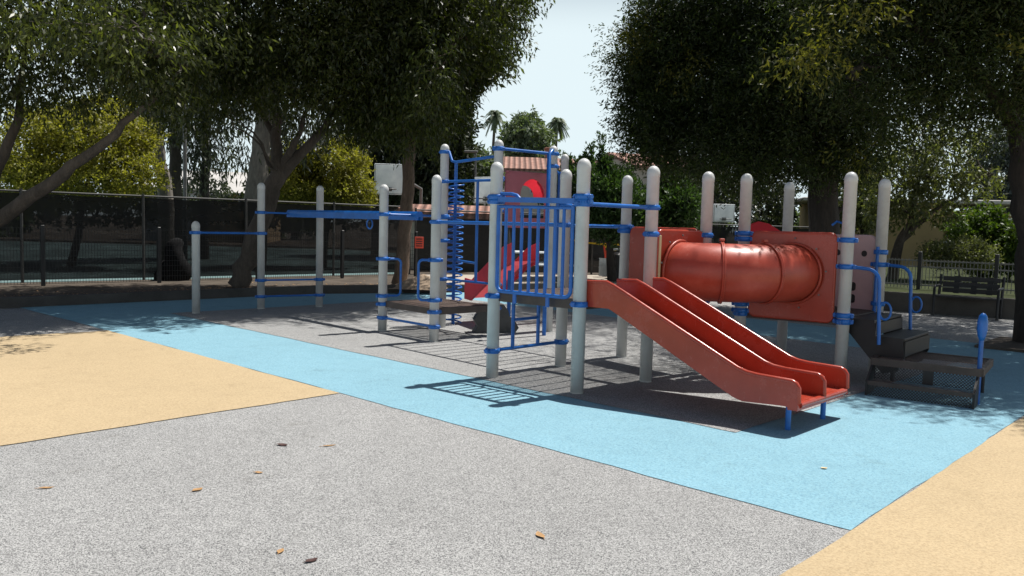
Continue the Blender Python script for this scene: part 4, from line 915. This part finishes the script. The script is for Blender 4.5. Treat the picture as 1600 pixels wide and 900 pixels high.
for wf in (0., .5, 1.):
    c = P0 + wv_ * (WD * wf); sw = MB().plate(c, sl, ez, outl if wf != .5 else top + [(2.05, .25), (1.6, .24), (1.5, .27), (.3, .86), (0, .87)], .034)
    sw.tube([c + sl * x + ez * (z_ - .004) for x, z_ in top] + [c + sl * 2.056 + ez * .25], .021, 10)
    part(sw, 'side_wall', 'red', SLD)
for p in ((2.20, 6.34), (2.63, 6.75)): part(MB().tube([(p[0], p[1], 0), (p[0], p[1], .21)], .022, 12), 'leg', 'blue', SLD)

# ---- crawl tunnel: a quarter turn between two panels
up_u = Vector((.731, -.682, 0)); up_v = Vector((.682, .731, 0))
def rrect(x0, x1, y0, y1, r, n=5):
    out = []
    for cx0, cy0, a0 in ((x1 - r, y1 - r, 0), (x0 + r, y1 - r, math.pi / 2), (x0 + r, y0 + r, math.pi), (x1 - r, y0 + r, 1.5 * math.pi)):
        for i in range(n + 1): a_ = a0 + math.pi / 2 * i / n; out.append((cx0 + r * math.cos(a_), cy0 + r * math.sin(a_)))
    return out
def panel(k1, k2, x0, x1, z0, z1, mat, label, r=.06, shift=0.):
    a = pl(k1, 0); e = pl(k2, 0) - a; e.normalize(); n0 = ez.cross(e)
    mb = MB().plate(a + n0 * shift, e, ez, rrect(x0, x1, z0, z1, r), .034)
    o = part(mb, 'panel', mat, None, label)
    rim = MB(); R_ = rrect(x0, x1, z0, z1, r); rim.tube([a + n0 * shift + e * x + ez * z_ for x, z_ in R_ + R_[:1]], .02, 8, cap=False)
    part(rim, 'panel_rim', mat, o); return o
PLp = panel('D', 'F', .10, .84, .66, 1.535, 'red', 'red panel at the left mouth of the crawl tunnel')
PRp = panel('G', 'H', .10, .965, .645, 1.545, 'red', 'red panel at the right mouth of the crawl tunnel')
panel('E', 'F', .10, 1.1, .88, 1.555, 'red', 'red panel at the back of the second deck')
pL = (pl('D', 0) + pl('F', 0)) / 2 + up_v * 0.0 + ez * 1.125; pR = (pl('G', 0) + pl('H', 0)) / 2 + ez * 1.125
dd = pR - pL; tu = dd.dot(up_u); tv = dd.dot(up_v)
def arc(th): return pL + up_u * (tu * math.sin(th)) + up_v * (tv * (1 - math.cos(th)))
tn = MB(); ths = np.linspace(0, math.pi / 2, 37); tn.tube([arc(t_) for t_ in ths], .298, 40, cap=False)
TN = part(tn, 'tunnel', 'tunnel_red', None, 'glossy red curved crawl tunnel tube')
for t_ in (math.radians(31), math.radians(61)):
    tan = (up_u * (tu * math.cos(t_)) + up_v * (tv * math.sin(t_))).normalized(); c = arc(t_); y_ = tan.cross(ez)
    fl = MB()
    for hw in (-.008, .008):
        fl.tube([c + tan * hw + (y_ * math.cos(q_) + ez * math.sin(q_)) * .308 for q_ in np.linspace(0, 2 * math.pi, 41)], .011, 8, cap=False)
    fl.box(c + ez * .335, (.05, .05, .03), math.atan2(tan.y, tan.x), b=.006)
    part(fl, 'flange', 'tunnel_red', TN)
for pc, nrm, r0_ in ((pL, up_u, 0), (pR, -up_v, 0)):
    y_ = nrm.cross(ez)
    fl = MB().tube([pc + nrm * .022 + (y_ * math.cos(q_) + ez * math.sin(q_)) * .315 for q_ in np.linspace(0, 2 * math.pi, 41)], .014, 8, cap=False)
    part(fl, 'collar', 'tunnel_red', TN)
    for i in range(9):
        q_ = 2 * math.pi * (i + .35) / 9; c = pc + nrm * .02 + (y_ * math.cos(q_) + ez * math.sin(q_)) * .37
        part(MB().tube([c, c + nrm * .012], .009, 8), 'bolt', 'galv', PLp if pc is pL else PRp)
e_ = (pl('F', 0) - pl('D', 0)).normalized()
part(MB().box(pl('D', 1.22) + e_ * .085 + Vector((.03, .03, 0)), (.05, .05, .56), .8, b=.012), 'sunlit_rim', 'cream', None, 'cream strip painted as sunlight on the rim at the left tunnel panel')  # cream colour stands for sun falling on the tunnel rim
for k, z_, an in (('D', 1.50, .7), ('F', 1.50, .7), ('F', .80, .7), ('G', 1.53, -.6), ('G', 1.47, -.6), ('G', .76, -.6), ('G', .69, -.6), ('H', 1.49, -.6), ('H', .72, -.6), ('H', .66, -.6), ('J', 1.36, .8), ('J', .78, .8), ('K', 1.5, 0)): clamp(k, z_, an)
# mauve climbing panel with finger holes behind the steps
mp = panel('J', 'K', .06, .70, .60, 1.53, 'mauve', 'pale mauve panel with round and slotted holes', .08)
a = pl('J', 0); e = (pl('K', 0) - a).normalized(); n0 = Vector((0, 0, 1)).cross(e)
if n0.y > 0: n0 = -n0
for x, z_ in ((.19, 1.335), (.36, 1.335), (.53, 1.335)): part(MB().tube([a + e * x + ez * z_ + n0 * .006, a + e * x + ez * z_ + n0 * .0205], .035, 16), 'hole', 'black', mp)
for x in (.31, .58):
    for z0, z1 in ((.90, 1.0), (.76, .86)):
        R_ = rrect(x - .035, x + .035, z0, z1, .03); part(MB().plate(a + n0 * .014, e, ez, R_, .012), 'slot', 'black', mp)
part(MB().tube([a + n0 * .06 + ez * .6, a + n0 * .06 + ez * 1.42], .02, 8), 'upright_bar')
# scarlet roof of another piece at the back, seen over the right panel
c = at(1192, 362, 11.4); ex_ = Vector((.98, -.2, 0)); part(MB().plate(c, ex_.normalized(), ez, [(-.2, -.25), (.34, -.25), (.34, -.04), (.22, .01), (.06, .11), (-.08, .14), (-.18, .09), (-.2, 0)], .35), 'roof_hood', 'bright_red', None, 'scarlet curved hood seen over the right tunnel panel')
part(MB().tube([at(1300, 352, 9.4), at(1308, 346, 9.4), at(1317, 349, 9.3), at(1323, 360, 9.2), at(1324, 372, 9.2)], .014, 8), 'hand_loop')

# ---- transfer steps at the right
F0 = Vector((3.46, 7.83, 0)); F1 = Vector((4.20, 7.30, 0)); ff = (F1 - F0); LF = ff.length; ff.normalize(); fb = Vector((-ff.y, ff.x, 0))
def TP(x, y, z_): return F0 + ff * x + fb * y + ez * z_
st = MB()      # platform: perforated top in a black rim
st.add([TP(.03, .2, .335), TP(LF + .02, .2, .335), TP(LF + .02, 1.0, .335), TP(.03, 1.0, .335)], [(0, 1, 2, 3)])
tp_ = part(st, 'transfer_platform', 'deck', None, 'dark square step platform of coated mesh')
rim = MB()
for q1, q2 in ((TP(.0, .19, .31), TP(LF + .03, .19, .31)), (TP(LF + .03, .19, .31), TP(LF + .03, 1.02, .31)), (TP(LF + .03, 1.02, .31), TP(.0, 1.02, .31)), (TP(.0, 1.02, .31), TP(.0, .19, .31))): rim.bar(q1, q2, .035, .07)
part(rim, 'frame', 'deck_edge', tp_)
part(MB().add([TP(.02, .0, .135), TP(LF - .02, .0, .135), TP(LF - .02, .19, .135), TP(.02, .19, .135)], [(0, 1, 2, 3)]), 'tread', 'deck', tp_)
part(MB().bar(TP(.0, .0, .125), TP(LF, .0, .125), .03, .04), 'tread_nosing', 'deck_edge', tp_)
part(MB().add([TP(.02, -.004, .0), TP(LF - .02, -.004, .0), TP(LF - .02, -.004, .11), TP(.02, -.004, .11)], [(0, 1, 2, 3)]), 'riser', 'black_mesh', tp_)
part(MB().add([TP(.02, .188, .14), TP(LF - .02, .188, .14), TP(LF - .02, .188, .28), TP(.02, .188, .28)], [(0, 1, 2, 3)]), 'riser', 'black_mesh', tp_)
part(MB().box(TP(.5, .185, .21), (.09, .012, .14), math.atan2(ff.y, ff.x)), 'brace', 'black', tp_)
for x in (.0, LF):
    part(MB().plate(TP(x, 0, 0), fb, ez, [(-.02, 0), (.30, 0), (.30, .275), (.17, .275), (-.02, .14)], .02), 'side_plate', 'black', tp_)
for x, y in ((.05, .95), (LF - .03, .95)): part(MB().tube([TP(x, y, 0), TP(x, y, .3)], .02, 10), 'leg', 'black', tp_)
# stepped black block up to the deck
h0, j0 = pl('H', 0), pl('J', 0); dv = (j0 - h0).normalized(); du = Vector((dv.y, -dv.x, 0)); Wd = (j0 - h0).length
def SP(s_, t_, z_): return h0 + dv * s_ + du * t_ + ez * z_
stp = [(.0, .70, .66), (.30, .53, .49)]
ob = [(.02, .69), (.28, .69), (.30, .53), (.56, .53), (.58, .34), (.52, .20), (.38, .16), (.02, .56)]
STB = part(MB().plate(SP(.10, 0, 0), du, ez, ob, .03), 'step_block', 'black', None, 'black two-step block between the platform and the deck')
part(MB().plate(SP(Wd - .10, 0, 0), du, ez, ob, .03), 'side_plate', 'black', STB)
for t0, t1, zt in ((.03, .28, .69), (.30, .57, .53)):
    part(MB().box(SP(Wd / 2, (t0 + t1) / 2, zt - .015), (Wd - .2, t1 - t0, .03), math.atan2(dv.y, dv.x), b=.006), 'tread', 'black', STB)
for t0, z0, z1 in ((.29, .54, .66), (.575, .35, .5), (.03, .56, .66)): part(MB().box(SP(Wd / 2, t0, (z0 + z1) / 2), (Wd - .2, .012, z1 - z0), math.atan2(dv.y, dv.x)), 'riser', 'black', STB)
for k, s_ in (('H', 0), ('J', 0)):
    p = pl(k, 0); d = du; zt = 1.22
    clamp(k, zt, math.atan2(d.y, d.x))
    pts = [p + d * RP + ez * zt, p + d * .20 + ez * (zt - .01)] + [p + d * (.20 + .13 * math.sin(a_)) + ez * (zt - .14 + .13 * math.cos(a_)) for a_ in np.linspace(.25, 1.5, 6)] + [p + d * .345 + ez * .75, p + d * .36 + ez * .46]
    hr = part(MB().tube(pts, .0185, 12), 'handrail')
    c = p + d * .40 + ez * .80
    part(MB().tube([c + d * .055 * math.cos(a_) + ez * .085 * math.sin(a_) for a_ in np.linspace(0, 2 * math.pi, 26)], .011, 8, cap=False), 'loop', 'blue', hr)
# grab post with a paddle top
gp = Vector((4.36, 7.52, 0)); g0 = MB().tube([gp, gp + ez * .7], .021, 12)
g0 = part(g0, 'grab_post', 'blue', None, 'blue grab post with an oval paddle top')
part(MB().lathe(gp + ez * .60, [(.02, 0), (.034, .04), (.045, .1), (.046, .17), (.036, .225), (.018, .252), (.002, .258)], 18), 'paddle', 'blue', g0)

g = random.Random(77); mb = MB()
for i in range(1500):
    a, b = kerb_line[1 + (i % 4)], kerb_line[2 + (i % 4)]; f = g.random(); off_ = .1 + abs(g.gauss(0, .55))
    dx, dy = b[0] - a[0], b[1] - a[1]; L = math.hypot(dx, dy)
    c = Vector((a[0] + dx * f - dy / L * off_, a[1] + dy * f + dx / L * off_, .135)); an = g.uniform(0, 6.28); l = g.uniform(.03, .07); w_ = l * .4
    d = Vector((math.cos(an), math.sin(an), g.uniform(-.2, .3))); sd_ = Vector((-d.y, d.x, g.uniform(-.3, .3)))
    mb.add([c - d * l / 2, c + sd_ * w_ / 2, c + d * l / 2, c - sd_ * w_ / 2], [(0, 1, 2, 3)])
tag(mb.build('leaf_litter', M['dry_tan']), 'dry leaf litter scattered on the soil along the left kerb', 'leaf litter', None, 'stuff')

# ------------------------------------------------------------------ fallen leaves
def leaf(px, py, L, W, ang, curl, mat, label, single=True, lift=.0):
    c = gnd(px, py, .0065 if mat == 'cream' else .0015); d = Vector((math.cos(ang), math.sin(ang), 0)); s_ = Vector((-d.y, d.x, 0)); n = 9; P = []; F = []
    for i in range(n):
        f = i / (n - 1); hw = W / 2 * math.sin(math.pi * min(1, f * .97 + .02)) ** .75; zc = .002 + .6 * curl * L * (2 * f - 1) ** 2 + .0015 * math.sin(f * 7)
        o = c + d * (L * (f - .5)) + s_ * (.06 * L * math.sin(f * 3))
        P += [o + s_ * hw + ez * (zc + hw * .22), o + ez * zc, o - s_ * hw + ez * (zc + hw * .18)]
    for i in range(n - 1): F += [(3 * i, 3 * i + 3, 3 * i + 4, 3 * i + 1), (3 * i + 1, 3 * i + 4, 3 * i + 5, 3 * i + 2)]
    mb = MB().add(P, F, True); mb.tube([c - d * L * .5 + ez * (.002 + .6 * curl * L), c - d * L * .68 + s_ * .004 + ez * .004], .0016, 5)
    o = mb.build('fallen_leaf', M[mat]); tag(o, label, 'leaf', 'fallen leaves on the rubber ground')
leaf(441, 696, .085, .045, -.25, .10, 'dry_brown', 'dark brown curled leaf farthest from the camera on the grey ground')
leaf(514, 697, .10, .022, .5, .05, 'dry_tan', 'long thin tan leaf beside the farthest dark brown leaf')
leaf(404, 739, .055, .030, -.1, .08, 'dry_tan', 'small tan leaf between the thin tan leaf and the golden leaf')
leaf(72, 763, .085, .026, .35, .05, 'dry_tan', 'pale tan leaf nearest the left edge of the photo')
leaf(309, 766, .065, .042, 1.0, .10, 'dry_tan', 'golden tan leaf alone on the grey ground left of the middle')
leaf(845, 837, .085, .040, 1.9, .10, 'dry_tan', 'orange tan pointed leaf nearest the right corner of the grey ground')
leaf(439, 862, .055, .032, 1.5, .08, 'dry_tan', 'small upright tan leaf beside the nearest dark leaf')
leaf(487, 877, .065, .034, .75, .14, 'dry_brown', 'dark grey-brown folded leaf nearest the camera')
leaf(1288, 732, .045, .032, .2, .10, 'cream', 'small pale yellow leaf on the light blue path')
for o in list(S.objects):
    if '_o' in o: del o['_o']
